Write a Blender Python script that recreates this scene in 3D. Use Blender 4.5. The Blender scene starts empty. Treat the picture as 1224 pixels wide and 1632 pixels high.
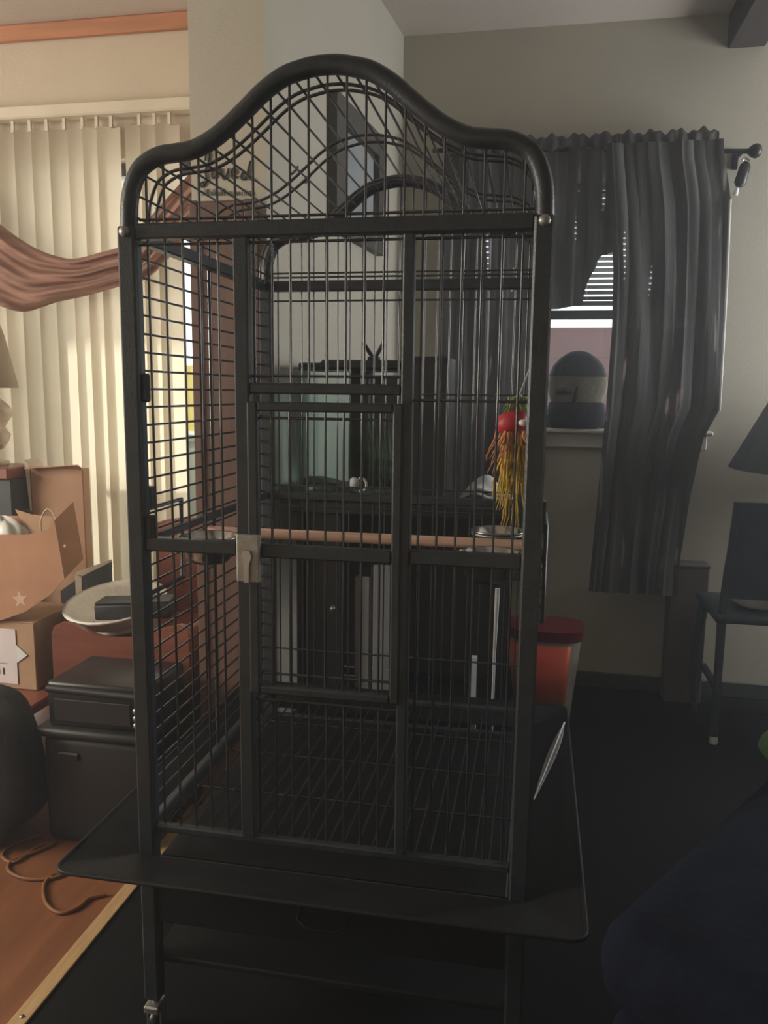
import bpy, bmesh, math, random
from mathutils import Vector, Matrix
random.seed(7)
sc = bpy.context.scene
C = sc.collection
# ------------------------------------------------------------------ camera
CH = 1.38                                   # eye height
PITCH, YAW, ROLL, FPX = .1487, .1853, .0122, 1275.7
cy, sy, cp, sp = math.cos(YAW), math.sin(YAW), math.cos(PITCH), math.sin(PITCH)
FW = Vector((-sy*cp, cy*cp, -sp)); _R = Vector((cy, sy, 0)); _U = _R.cross(FW)
cr, sr = math.cos(ROLL), math.sin(ROLL)
RT = _R*cr + _U*sr; UP = -_R*sr + _U*cr
cd = bpy.data.cameras.new('camera'); cam = bpy.data.objects.new('camera', cd); C.objects.link(cam)
cam.matrix_world = Matrix(((RT.x, UP.x, -FW.x, 0), (RT.y, UP.y, -FW.y, 0), (RT.z, UP.z, -FW.z, CH), (0, 0, 0, 1)))
cd.sensor_fit = 'VERTICAL'; cd.sensor_height = 32.0; cd.lens = FPX/1632*32.0; cd.clip_start = .02
sc.camera = cam
# ------------------------------------------------------------------ world, daylight, exposure
w = bpy.data.worlds.new('world'); sc.world = w; w.use_nodes = True
bg = w.node_tree.nodes['Background']; bg.inputs[0].default_value = (.93, .97, 1.0, 1); bg.inputs[1].default_value = 1.7
vs = sc.view_settings; vs.view_transform = 'Standard'; vs.look = 'None'; vs.gamma = 1; vs.use_curve_mapping = False; vs.exposure = 0.3
sc.cycles.max_bounces = 7; sc.cycles.diffuse_bounces = 3; sc.cycles.glossy_bounces = 3; sc.cycles.transparent_max_bounces = 16; sc.cycles.adaptive_threshold = .02
def window_light(name, loc, rot, sx, sz, power, col):
    l = bpy.data.lights.new(name, 'AREA'); l.shape = 'RECTANGLE'; l.size = sx; l.size_y = sz; l.energy = power; l.color = col
    o = bpy.data.objects.new(name, l); o.location = loc; o.rotation_euler = rot; C.objects.link(o); return o
HP = math.pi/2
window_light('daylight_patio_door', (-2.15, 3.32, 1.2), (-HP, 0, 0), 1.9, 2.2, 22, (1, .93, .80))
window_light('daylight_left_window', (-4.08, .8, 1.8), (0, -HP, 0), 1.3, 1.9, 118, (1, .90, .76))
window_light('daylight_right_window', (2.45, 3.3, 1.85), (0, HP, 0), 1.1, .8, 40, (.95, .97, 1))
window_light('daylight_back_window', (.19, 4.02, 1.75), (-HP, 0, 0), 1.0, 1.0, 5, (.92, .96, 1))

sl_ = bpy.data.lights.new('sun', 'SUN'); sl_.energy = 9.5; sl_.angle = .03; sl_.color = (1, .95, .86)
so_ = bpy.data.objects.new('sun', sl_); C.objects.link(so_)
so_.rotation_euler = Vector((1, -.8, -.5)).to_track_quat('-Z', 'Y').to_euler()

def ray(x, y): return FW + RT*((x-612)/FPX) + UP*((816-y)/FPX)
def P(x, y, Y):                             # point of the place seen at a pixel, Y metres into the room
    d = ray(x, y); q = d*(Y/d.y); return Vector((q.x, q.y, q.z+CH))

# ------------------------------------------------------------------ materials (all node based)
MATS = {}
def mat(name, col, rough=.6, metal=0., var=.12, scale=8., bump=0., bscale=60., spec=.5, col2=None, trans=0., stretch=None, coat=0.):
    if name in MATS: return MATS[name]
    m = bpy.data.materials.new(name); m.use_nodes = True; nt = m.node_tree; n = nt.nodes; L = nt.links
    b = n['Principled BSDF']; b.inputs['Roughness'].default_value = rough; b.inputs['Metallic'].default_value = metal
    b.inputs['Specular IOR Level'].default_value = spec
    if coat: b.inputs['Coat Weight'].default_value = coat
    tc = n.new('ShaderNodeTexCoord'); mp = n.new('ShaderNodeMapping'); L.new(tc.outputs['Object'], mp.inputs[0])
    if stretch: mp.inputs['Scale'].default_value = stretch
    nz = n.new('ShaderNodeTexNoise'); nz.inputs['Scale'].default_value = scale; nz.inputs['Detail'].default_value = 4
    L.new(mp.outputs[0], nz.inputs['Vector'])
    rp = n.new('ShaderNodeValToRGB'); rp.color_ramp.elements[0].position = .3; rp.color_ramp.elements[1].position = .7
    c2 = col2 if col2 else tuple(min(1, c*(1+var)) for c in col)
    c1 = col if col2 else tuple(c*(1-var) for c in col)
    rp.color_ramp.elements[0].color = (*c1, 1); rp.color_ramp.elements[1].color = (*c2, 1)
    L.new(nz.outputs['Fac'], rp.inputs[0]); L.new(rp.outputs[0], b.inputs['Base Color'])
    if bump:
        n2 = n.new('ShaderNodeTexNoise'); n2.inputs['Scale'].default_value = bscale; n2.inputs['Detail'].default_value = 3
        L.new(mp.outputs[0], n2.inputs['Vector'])
        bp = n.new('ShaderNodeBump'); bp.inputs['Strength'].default_value = bump; bp.inputs['Distance'].default_value = .01
        L.new(n2.outputs['Fac'], bp.inputs['Height']); L.new(bp.outputs[0], b.inputs['Normal'])
    if trans:
        tl = n.new('ShaderNodeBsdfTranslucent'); L.new(rp.outputs[0], tl.inputs[0])
        mx = n.new('ShaderNodeMixShader'); mx.inputs[0].default_value = trans
        L.new(b.outputs[0], mx.inputs[1]); L.new(tl.outputs[0], mx.inputs[2]); L.new(mx.outputs[0], n['Material Output'].inputs[0])
    MATS[name] = m; return m
def glass(name, tint, ior=1.45):
    m = bpy.data.materials.new(name); m.use_nodes = True; nt = m.node_tree; n = nt.nodes; L = nt.links
    n.remove(n['Principled BSDF'])
    t = n.new('ShaderNodeBsdfTransparent'); t.inputs[0].default_value = (*tint, 1)
    g = n.new('ShaderNodeBsdfGlossy'); g.inputs['Roughness'].default_value = .03
    f = n.new('ShaderNodeLayerWeight'); pw_ = n.new('ShaderNodeMath'); pw_.operation = 'POWER'; pw_.inputs[1].default_value = 5
    L.new(f.outputs['Facing'], pw_.inputs[0]); f.inputs[0].default_value = .5
    ma = n.new('ShaderNodeMath'); ma.operation = 'MULTIPLY_ADD'; ma.inputs[1].default_value = .8*(ior-1)/.45; ma.inputs[2].default_value = .04*(ior-1)/.45; L.new(pw_.outputs[0], ma.inputs[0])
    mx = n.new('ShaderNodeMixShader'); L.new(ma.outputs[0], mx.inputs[0]); L.new(t.outputs[0], mx.inputs[1]); L.new(g.outputs[0], mx.inputs[2])
    L.new(mx.outputs[0], n['Material Output'].inputs[0]); MATS[name] = m; return m
def sheer(name, col, thin, trans):
    m = mat(name, col, .9, var=.2, scale=20, bump=.2, bscale=180, spec=.1, trans=trans, stretch=(1, 1, .15)); n = m.node_tree.nodes; L = m.node_tree.links
    out = n['Material Output']; s = out.inputs[0].links[0].from_socket
    t = n.new('ShaderNodeBsdfTransparent'); mx = n.new('ShaderNodeMixShader')
    tc = n.new('ShaderNodeTexCoord'); mp = n.new('ShaderNodeMapping'); mp.inputs['Scale'].default_value = (1, .2, .12); L.new(tc.outputs['Object'], mp.inputs[0])
    nz = n.new('ShaderNodeTexNoise'); nz.inputs['Scale'].default_value = 26; nz.inputs['Detail'].default_value = 1; L.new(mp.outputs[0], nz.inputs['Vector'])
    mr = n.new('ShaderNodeMapRange'); mr.inputs[1].default_value = .66; mr.inputs[2].default_value = .76; mr.inputs[3].default_value = .004; mr.inputs[4].default_value = thin
    L.new(nz.outputs['Fac'], mr.inputs[0]); L.new(mr.outputs[0], mx.inputs[0])
    L.new(s, mx.inputs[1]); L.new(t.outputs[0], mx.inputs[2]); L.new(mx.outputs[0], out.inputs[0]); return m
M = {}
M['cage'] = mat('black_hammered_paint', (.022, .028, .032), .40, var=.25, scale=40, bump=.12, bscale=220, spec=.5)
M['skirt'] = mat('black_enamel_sheet', (.007, .007, .008), .55, var=.25, scale=20, bump=.08, bscale=120, spec=.25)
M['wire'] = mat('black_wire_enamel', (.022, .026, .030), .14, var=.2, scale=60, spec=.9)
M['steel'] = mat('stainless_steel', (.62, .62, .6), .18, 1., var=.06)
M['zinc'] = mat('dull_zinc', (.34, .34, .31), .45, .75, var=.2, scale=40, bump=.1)
M['dowel'] = mat('perch_wood', (.62, .40, .30), .7, var=.25, scale=14, stretch=(.3, 4, 4), bump=.15)
M['wall'] = mat('painted_wall', (.46, .43, .35), .85, var=.03, scale=3, bump=.06, bscale=140)
M['walll'] = mat('cream_wall', (.56, .47, .36), .85, var=.04, scale=3, bump=.08, bscale=140)
M['ceil'] = mat('ceiling_paint', (.58, .52, .46), .9, var=.04, scale=2, bump=.1, bscale=80)
M['carpet'] = mat('dark_vinyl_floor', (.006, .0055, .006), .8, spec=.12, var=.3, scale=5, bump=.1, bscale=90)
M['laminate'] = mat('red_brown_laminate', (.22, .085, .035), .45, var=.2, scale=5, stretch=(4, .4, 1), bump=.04)
M['strip'] = mat('tan_wood_strip', (.50, .33, .16), .55, var=.12, scale=20, stretch=(6, .5, 1))
M['crown'] = mat('orange_crown_wood', (.46, .20, .10), .6, var=.15, scale=10, stretch=(.4, 4, 4))
M['beam'] = mat('dark_beam_wood', (.045, .036, .03), .8, var=.2, scale=10, stretch=(4, .4, 4))
M['blind'] = mat('cream_vinyl_slat', (.66, .60, .48),   .6, var=.03, scale=5, trans=.31, bump=.03)
M['rail'] = mat('cream_headrail', (.62, .55, .43), .5, var=.05)
M['swag'] = mat('rose_brown_voile', (.36, .20, .15), .8, var=.2, scale=10, trans=.3, stretch=(.5, 1, 3), bump=.15, bscale=120)
M['alu'] = mat('white_door_frame', (.7, .7, .68), .4, var=.04)
M['dalu'] = mat('dark_door_frame', (.06, .06, .06), .4, var=.1)
M['redwood'] = mat('red_brown_wood', (.20, .062, .035), .45, var=.25, scale=6, stretch=(.6, .6, 5), coat=.2)
M['wood'] = mat('brown_panel_wood', (.13, .070, .052), .55, var=.25, scale=7, stretch=(5, 5, .5))
M['card'] = mat('cardboard', (.40, .235, .145), .85, var=.08, scale=12, bump=.05)
M['card2'] = mat('pale_cardboard', (.44, .28, .17), .85, var=.08, scale=12, bump=.05)
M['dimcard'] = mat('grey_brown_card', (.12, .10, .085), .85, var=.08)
M['kraft'] = mat('kraft_paper', (.44, .23, .13), .75, var=.07, scale=9, bump=.15, bscale=14)
M['star'] = mat('pale_star_print', (.62, .42, .30), .75, var=.05)
M['tissue'] = mat('white_plastic_film', (.72, .74, .70), .3, var=.06, bump=.2, bscale=20)
M['label'] = mat('white_label', (.74, .68, .68), .35, var=.04)
M['ink'] = mat('black_ink', (.03, .03, .035), .6, var=.1)
M['white'] = mat('glazed_white', (.86, .85, .80), .25, var=.05, scale=20, bump=.5, bscale=45)
M['blk'] = mat('black_plastic', (.009, .009, .0095), .38, var=.2)
M['blk2'] = mat('charcoal_plastic', (.015, .0145, .015), .5, var=.25, scale=6)
M['slate'] = mat('slate_board', (.05, .055, .06), .6, var=.15)
M['cream'] = mat('cream_edge', (.6, .5, .38), .7, var=.08)
M['cord'] = mat('orange_brown_cord', (.20, .075, .02), .6, var=.15)
M['frame'] = mat('grey_frame_wood', (.075, .07, .062), .6, var=.2, stretch=(1, 5, 5))
M['print'] = mat('faded_print', (.22, .25, .27), .6, col2=(.38, .39, .38), scale=3)
M['curtain'] = sheer('dark_sheer_curtain', (.10, .10, .098), .6, .04)
M['rod'] = mat('black_rod', (.012, .012, .012), .4, var=.2)
M['transw'] = mat('translucent_white', (.8, .8, .78), .7, var=.04, trans=.3)
M['mini'] = mat('grey_mini_blind', (.16, .155, .14), .5, var=.08)
M['trimw'] = mat('white_trim', (.62, .60, .55), .6, var=.05)
M['redp'] = mat('red_plastic', (.16, .012, .018), .35, var=.15)
M['redl'] = mat('orange_red_label', (.85, .06, .04), .4, col2=(.85, .27, .10), scale=3)
M['whp'] = mat('white_pail', (.48, .47, .44), .4, var=.06)
M['navy'] = mat('navy_fabric', (.006, .008, .016), .95, var=.3, scale=12, bump=.3, bscale=50, spec=.1)
M['navyw'] = mat('navy_paint', (.055, .064, .085), .45, var=.2)
M['green'] = mat('green_fabric', (.05, .12, .04), .9, var=.3)
M['shade'] = mat('slate_lampshade', (.15, .17, .19), .8, var=.1, trans=.1)
M['shade2'] = mat('tan_lampshade', (.52, .42, .30), .8, var=.06, trans=.3)
M['gilt'] = mat('antique_figure_paint', (.42, .30, .19), .5, col2=(.62, .52, .42), scale=25, bump=.6, bscale=30)
M['teal'] = glass('aquarium_glass', (.95, .99, .99), 1.25)
M['pane'] = glass('window_glass', (.97, .98, .98))
M['water'] = glass('aquarium_water', (.93, .985, .985), 1.1)
M['rock'] = mat('aquarium_rock', (.10, .085, .06), .8, var=.5, scale=15, bump=.6, bscale=20)
M['weed'] = mat('aquarium_plant', (.03, .075, .035), .6, var=.4)
M['red'] = mat('red_toy_wood', (.42, .02, .03), .5, var=.2)
M['yellow'] = mat('yellow_raffia', (.55, .38, .04), .7, var=.3, scale=30)
M['rope'] = mat('orange_raffia', (.50, .22, .08), .75, var=.3, scale=30)
M['leafg'] = mat('green_raffia', (.22, .30, .08), .7, var=.3, scale=30)
M['pink'] = mat('pink_siding', (.17, .10, .105), .7, var=.06)
M['ygrn'] = mat('yellow_slide_plastic', (.75, .62, .05), .4, var=.06)
M['sage'] = mat('grey_green_bin', (.20, .25, .23), .6, var=.1)
M['slab'] = mat('patio_concrete', (.5, .48, .44), .9, var=.1)
M['beige'] = mat('beige_plush', (.20, .18, .13), .9, var=.25, scale=14, bump=.3)
M['dplush'] = mat('dark_plush', (.028, .028, .03), .9, var=.3, bump=.3)
M['pale'] = mat('pale_grey_board', (.60, .62, .64), .6, var=.06)
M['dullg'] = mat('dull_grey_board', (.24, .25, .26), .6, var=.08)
M['glint'] = mat('glint_grey', (.20, .21, .22), .7, var=.2, scale=30)  # tone of the strip that stands in for the skirt glint
M['bluew'] = mat('pale_blue_card', (.55, .64, .74), .5, var=.05)

# ------------------------------------------------------------------ mesh helpers
class MB:
    def __init__(s): s.v = []; s.f = []; s.sm = []
    def add(s, vs, fs, smooth=False):
        k = len(s.v); s.v += [tuple(q) for q in vs]
        for f in fs: s.f.append([k+i for i in f]); s.sm.append(smooth)
        return s
    def box(s, a, b, bev=0., mtx=None, seg=1):
        """axis box between corners a and b, optionally bevelled and transformed about its own centre"""
        bm = bmesh.new(); bmesh.ops.create_cube(bm, size=1)
        a = Vector(a); b = Vector(b); c = (a+b)/2; d = b-a
        for q in bm.verts: q.co = Vector((q.co.x*abs(d.x), q.co.y*abs(d.y), q.co.z*abs(d.z)))
        if bev: bmesh.ops.bevel(bm, geom=bm.edges[:], offset=min(bev, .45*min(abs(d.x), abs(d.y), abs(d.z))), segments=seg, affect='EDGES', profile=.5)
        bm.verts.index_update()
        vs = [(c + (mtx @ q.co if mtx else q.co)) for q in bm.verts]; fs = [[q.index for q in f.verts] for f in bm.faces]
        bm.free(); return s.add(vs, fs, seg > 1)
    def tube(s, pts, r, n=8, cap=True, flat=1.):
        pts = [Vector(p) for p in pts]; rs = r if isinstance(r, (list, tuple)) else [r]*len(pts)
        up = None; vs = []
        for i, p in enumerate(pts):
            t = (pts[min(i+1, len(pts)-1)] - pts[max(i-1, 0)]).normalized()
            if up is None: up = Vector((0, 0, 1)) if abs(t.z) < .9 else Vector((0, 1, 0))
            a = t.cross(up)
            if a.length < 1e-4: a = t.cross(Vector((1, 0, 0)))
            a.normalize(); b = a.cross(t); up = b
            for k in range(n):
                an = 2*math.pi*k/n + math.pi/n
                vs.append(p + a*(math.cos(an)*rs[i]) + b*(math.sin(an)*rs[i]*flat))
        fs = []
        for i in range(len(pts)-1):
            for k in range(n): fs.append((i*n+k, i*n+(k+1) % n, (i+1)*n+(k+1) % n, (i+1)*n+k))
        s.add(vs, fs, n > 4)
        if cap: s.add(vs[:n][::-1], [list(range(n))]); s.add(vs[-n:], [list(range(n))])
        return s
    def lathe(s, prof, c, n=24, sx=1., sy_=1., mtx=None):
        c = Vector(c); vs = []
        for (r, z) in prof:
            for k in range(n):
                an = 2*math.pi*k/n; q = Vector((r*math.cos(an)*sx, r*math.sin(an)*sy_, z)); vs.append(c + (mtx @ q if mtx else q))
        fs = []
        for i in range(len(prof)-1):
            for k in range(n): fs.append((i*n+k, i*n+(k+1) % n, (i+1)*n+(k+1) % n, (i+1)*n+k))
        s.add(vs, fs, True)
        if prof[0][0] > 1e-3: s.add(vs[:n][::-1], [list(range(n))])
        if prof[-1][0] > 1e-3 : s.add(vs[-n:], [list(range(n))])
        return s
    def prism(s, poly, ext):
        """closed polygon (3D points, one plane) pushed along ext"""
        e = Vector(ext); n = len(poly); a = [Vector(p) for p in poly]; b = [p+e for p in a]
        nrm = Vector((0, 0, 0))
        for i in range(n): nrm += a[i].cross(a[(i+1) % n])
        if nrm.dot(e) > 0: a, b = b, a
        fs = [list(range(n)), list(range(2*n-1, n-1, -1))]
        for i in range(n): j = (i+1) % n; fs.append((j, i, n+i, n+j))
        return s.add(a+b, fs)
    def grid(s, fn, nu, nv, thick=None, smooth=True):
        vs = [Vector(fn(i/nu, j/nv)) for j in range(nv+1) for i in range(nu+1)]
        fs = [(j*(nu+1)+i, j*(nu+1)+i+1, (j+1)*(nu+1)+i+1, (j+1)*(nu+1)+i) for j in range(nv) for i in range(nu)]
        return s.add(vs, fs, smooth)
    def build(s, name, m, parent=None, origin=None):
        me = bpy.data.meshes.new(name); o = bpy.data.objects.new(name, me)
        if parent is not None: base = WL[parent.name]
        else: base = Vector((0, 0, 0))
        if origin is None:
            xs = [q[0] for q in s.v]; ys = [q[1] for q in s.v]; zs = [q[2] for q in s.v]
            origin = Vector(((min(xs)+max(xs))/2, (min(ys)+max(ys))/2, min(zs)))
        origin = Vector(origin)
        me.from_pydata([tuple(Vector(q)-origin) for q in s.v], [], s.f)
        me.polygons.foreach_set('use_smooth', s.sm)
        me.materials.append(M[m] if isinstance(m, str) else m); me.update()
        o.location = origin - base; C.objects.link(o)
        if parent is not None: o.parent = parent
        WL[o.name] = origin
        return o
WL = {}
def tag(o, label, cat, group=None, kind=None):
    o['label'] = label
    if cat: o['category'] = cat
    if group: o['group'] = group
    if kind: o['kind'] = kind
    return o
def thing(name, loc, label, cat, group=None):
    o = bpy.data.objects.new(name, None); o.empty_display_size = .05; o.location = loc; C.objects.link(o); WL[o.name] = Vector(loc)
    return tag(o, label, cat, group)
def setting(o, label, cat): return tag(o, label, cat, kind='structure')
def solid(o, t, off=0.):
    md = o.modifiers.new('thickness', 'SOLIDIFY'); md.thickness = t; md.offset = off; return o
RZ = lambda a: Matrix.Rotation(a, 3, 'Z')
RX = lambda a: Matrix.Rotation(a, 3, 'X')
RY = lambda a: Matrix.Rotation(a, 3, 'Y')
UNIT = {}
def rod(name, a, b, r, m, parent, n=6):
    """straight bar sharing one unit mesh per material"""
    a = Vector(a); b = Vector(b); key = (m, n)
    if key not in UNIT:
        mb = MB(); mb.tube([(0, 0, 0), (0, 0, 1)], 1, n); me = bpy.data.meshes.new('bar')
        me.from_pydata(mb.v, [], mb.f); me.polygons.foreach_set('use_smooth', mb.sm); me.materials.append(M[m]); UNIT[key] = me
    o = bpy.data.objects.new(name, UNIT[key]); d = b-a
    o.rotation_mode = 'QUATERNION'; o.rotation_quaternion = d.to_track_quat('Z', 'Y'); o.scale = (r, r, d.length)
    o.location = a - WL[parent.name]; o.parent = parent; C.objects.link(o); WL[o.name] = a; return o

# ------------------------------------------------------------------ the setting
YB, YL = 3.79, 3.05
PA, PBk = Vector((-.802, 2.35, 0)), Vector((-.647, 3.79, 0))     # living-room face of the partition
PXL = -1.036
setting(MB().box((-1.06, -2.6, -.1), (2.5, 4.0, 0)).build('floor', 'carpet'), 'dark worn vinyl floor under the bird cage', 'floor')
setting(MB().box((-4.2, -2.6, -.1), (-1.06, 3.2, 0)).build('floor_left', 'laminate'), 'red-brown laminate floor left of the tan strip', 'floor')
tr = setting(MB().box((-1.085, -2.6, .0005), (-1.045, 2.35, .006), .002).build('trim_1', 'strip'), 'tan wooden threshold strip between the two floors', 'trim')
nm = MB()
nm.lathe([(0, .0095), (.005, .0085), (.006, .006)], (-1.064, 1.41, 0), 10); nm.build('nail', 'zinc', tr)
# back wall with a window opening
WX0, WX1, WZ0, WZ1 = -.335, .72, 1.225, 2.30
bw = MB(); T = .14
bw.box((-.66, YB, 0), (WX0, YB+T, 2.96)).box((WX1, YB, 0), (2.5, YB+T, 2.96)).box((WX0, YB, 0), (WX1, YB+T, WZ0)).box((WX0, YB, WZ1), (WX1, YB+T, 2.96))
setting(bw.build('wall_back', 'wall'), 'grey-beige wall behind the dark curtains', 'wall')
# partition between the rooms
pw = MB().prism([(PXL, 2.35, 0), (PA.x, PA.y, 0), (PBk.x, PBk.y, 0), (PBk.x, YB+T, 0), (PXL, YB+T, 0)], (0, 0, 2.96))
setting(pw.build('wall_partition', 'wall'), 'wall stub with script lettering between the two rooms', 'wall')
# left room wall with the patio door opening
DX0, DX1, DZ = -3.1, -1.16, 2.27
lw = MB().box((-4.2, YL, 0), (DX0, YL+.15, 2.80)).box((DX1, YL, 0), (PXL, YL+.15, 2.80)).box((DX0, YL, DZ), (DX1, YL+.15, 2.80))
setting(lw.build('wall_left', 'walll'), 'cream wall above the vertical blinds', 'wall')
setting(MB().box((DX0-.9, YL-.035, 2.715), (PXL-.001, YL-.001, 2.775), .008).build('trim_2', 'crown'), 'orange-brown crown strip under the left ceiling', 'trim')
# outer walls with windows that light the rooms
lo = MB().box((-4.2, -2.6, 0), (-4.05, -.4, 2.8)).box((-4.2, 1.6, 0), (-4.05, YL, 2.8)).box((-4.2, -.4, 0), (-4.05, 1.6, 1.1)).box((-4.2, -.4, 2.5), (-4.05, 1.6, 2.8))
setting(lo.build('wall_far_left', 'walll'), 'cream side wall of the left room with a window', 'wall')
ro = MB().box((2.4, -2.6, 0), (2.5, 2.85, 2.96)).box((2.4, 3.75, 0), (2.5, YB, 2.96)).box((2.4, 2.85, 0), (2.5, 3.75, 1.25)).box((2.4, 2.85, 2.45), (2.5, 3.75, 2.96))
setting(ro.build('wall_right', 'wall'), 'side wall of the living room with a window', 'wall')
setting(MB().box((-4.2, -2.7, 0), (2.5, -2.6, 2.96)).build('wall_front', 'wall'), 'wall behind the viewer', 'wall')
setting(MB().box((PXL-.02, -2.6, 2.95), (2.5, YB+T, 3.05)).build('ceiling', 'ceil'), 'grey-beige living room ceiling', 'ceiling')
setting(MB().box((-4.2, -2.6, 2.775), (PXL-.02, YL+.15, 2.95)).build('ceiling_left', 'ceil'), 'pinkish cream ceiling of the left room', 'ceiling')
bm_ = MB().box((.72, -2.6, 2.812), (.872, YB-.001, 2.949), .006)
setting(bm_.build('trim_3', 'beam'), 'dark wooden ceiling beam running to the back wall', 'beam')
setting(MB().box((-.62, YB-.014, .0005), (2.4, YB-.0005, .075), .004).build('baseboard_back', 'dalu'), 'dark baseboard along the back wall', 'baseboard')
# ---- back window
wn = thing('window_1', (.19, YB+.05, WZ0), 'window behind the dark curtains with half-raised blinds', 'window'); wn['kind'] = 'structure'
fr = MB(); t = .035
fr.box((WX0, YB+.05, WZ0), (WX0+t, YB+.1, WZ1)).box((WX1-t, YB+.05, WZ0), (WX1, YB+.1, WZ1)).box((WX0+t, YB+.05, WZ1-t), (WX1-t, YB+.1, WZ1)).box((WX0+t, YB+.05, WZ0), (WX1-t, YB+.1, WZ0+t)).box((WX0+t, YB+.055, 1.72), (WX1-t, YB+.095, 1.76))
fr.build('window_frame', 'dalu', wn)
for z0, z1 in ((WZ0+t, 1.72), (1.76, WZ1-t)): MB().box((WX0+t, YB+.07, z0), (WX1-t, YB+.076, z1)).build('pane', 'pane', wn)
MB().box((WX0-.05, YB-.05, WZ0-.02), (WX1+.05, YB-.001, WZ0), .006).build('window_sill', 'trimw', wn)
MB().box((WX0-.03, YB-.02, WZ0-.085), (WX1+.03, YB-.001, WZ0-.021), .004).build('apron', 'trimw', wn)
# mini blinds
mbd = thing('mini_blinds', (.19, YB+.02, 1.80), 'dim horizontal mini blinds half lowered in the curtained window', 'blinds')
MB().box((WX0+.03, YB+.005, 2.27), (WX1-.01, YB+.035, 2.297), .003).build('headrail', 'mini', mbd)
MB().box((WX0+.035, YB+.006, 1.775), (WX1-.012, YB+.034, 1.795), .004).build('bottom_rail', 'mini', mbd)
sl = MB().box((-.5, -.012, -.0005), (.5, .012, .0005)); sm_ = None
for i in range(19):
    z = 1.808 + i*.0245
    if sm_ is None:
        o = MB().box((WX0+.035, YB+.0065, z-.0005), (WX1-.012, YB+.0335, z+.0006), mtx=RX(math.radians(-30))).build('slat', 'mini', mbd); sm_ = o
    else:
        o = sm_.copy(); o.location = sm_.location + Vector((0, 0, i*.0245)); C.objects.link(o)
for x in (WX0+.16, .2, WX1-.14): rod('ladder_cord', (x, YB+.003, 1.79), (x, YB+.003, 2.28), .0012, 'transw', mbd)
# ---- patio door
dn = thing('door_1', (-2.13, YL+.07, 0), 'sliding glass patio door behind the vertical blinds', 'door'); dn['kind'] = 'structure'
df = MB(); t = .05
df.box((DX0, YL+.06, 0), (DX0+t, YL+.12, DZ)).box((DX1-t, YL+.06, 0), (DX1, YL+.12, DZ)).box((DX0+t, YL+.06, DZ-t), (DX1-t, YL+.12, DZ)).box((DX0+t, YL+.06, 0), (DX1-t, YL+.12, t)).box((-2.16, YL+.06, t), (-2.10, YL+.12, DZ-t))
df.build('door_frame', 'dalu', dn)
for a, b in ((DX0+t, -2.16), (-2.10, DX1-t)): MB().box((a, YL+.085, t), (b, YL+.092, DZ-t)).build('pane', 'pane', dn)
# ---- outdoors
setting(MB().box((-6, YL+.15, -.12), (-.9, 9, -.02)).build('floor_patio', 'slab'), 'pale concrete patio outside the glass door', 'patio')
ys = thing('play_slide', (-1.62, 4.35, 0), 'bright yellow panel seen through the gap in the blinds', 'slide')
a, b = P(276, 582, 4.3), P(312, 690, 4.3)
MB().box((a.x-.02, 4.28, b.z), (b.x+.1, 4.33, a.z), .015).build('panel', 'ygrn', ys)
for x in (a.x, b.x+.06): rod('leg', (x, 4.40, -.02), (x, 4.33, b.z+.1), .02, 'ygrn', ys, 8)
a2 = P(276, 692, 3.34)
sb = thing('storage_bin', (a2.x-.15, 3.48, -.02), 'grey-green bin standing outside below the yellow panel', 'bin')
MB().box((a2.x-.55, 3.34, -.02), (a2.x+.25, 3.62, a2.z-.03), .03).build('body', 'sage', sb)
MB().box((a2.x-.57, 3.32, a2.z-.03), (a2.x+.27, 3.64, a2.z), .012).build('lid', 'sage', sb)
setting(MB().prism([(-4.2, YL+.15, 2.62), (-4.2, 4.5, 2.49), (-4.2, 4.5, 2.55), (-4.2, YL+.15, 2.75)], (3.1, 0, 0)).build('eave_sunblock', 'alu'), 'unseen pale eave added to shade the upper patio blinds', 'eave')  # out of view, added so the sun patch stops partway up the blinds
setting(MB().box((-3.36, YL+.151, -.1), (-3.30, 4.1, 2.45)).build('wall_sunblock_patio', 'slab'), 'unseen patio wall added to keep sun off the left slats', 'wall')  # out of view, added to end the sun patch on its left
setting(MB().box((-1.05, YB+T+.001, -.1), (-.98, 5.5, 3.2)).build('wall_sunblock_window', 'slab'), 'unseen outer wall added to keep sun off the curtained window', 'wall')  # out of view, added to block the sun from the back window
nh = thing('neighbour_siding', (.25, 5.6, 0), 'pink siding outside the curtained window', 'siding')
zt = P(930, 522, 5.6).z
for i in range(8): MB().box((-.6, 5.60+.004*(i % 2), zt-.19*(i+1)-.01), (1.3, 5.66, zt-.19*i), .006).build('board', 'pink', nh)
for x in (-.5, 1.2): rod('post', (x, 5.66, -.4), (x, 5.66, zt), .03, 'pink', nh)

# scattering box around both rooms, added to imitate a grey veil of lens glare
hz = MB().box((-4.3, -2.8, -.15), (2.6, 3.95, 3.15)).build('lens_veil', 'wall')
hz.data.materials.clear(); hm = bpy.data.materials.new('veil_haze'); hm.use_nodes = True; hm.node_tree.nodes.clear()
ho = hm.node_tree.nodes.new('ShaderNodeOutputMaterial'); hv = hm.node_tree.nodes.new('ShaderNodeVolumeScatter')
hv.inputs['Color'].default_value = (.90, .95, 1, 1); hv.inputs['Density'].default_value = .032; hv.inputs['Anisotropy'].default_value = .6
hm.node_tree.links.new(hv.outputs[0], ho.inputs['Volume']); hz.data.materials.append(hm)
tag(hz, 'thin grey scattering box added for the veil of lens glare', 'lens_veil', kind='stuff')
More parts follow.
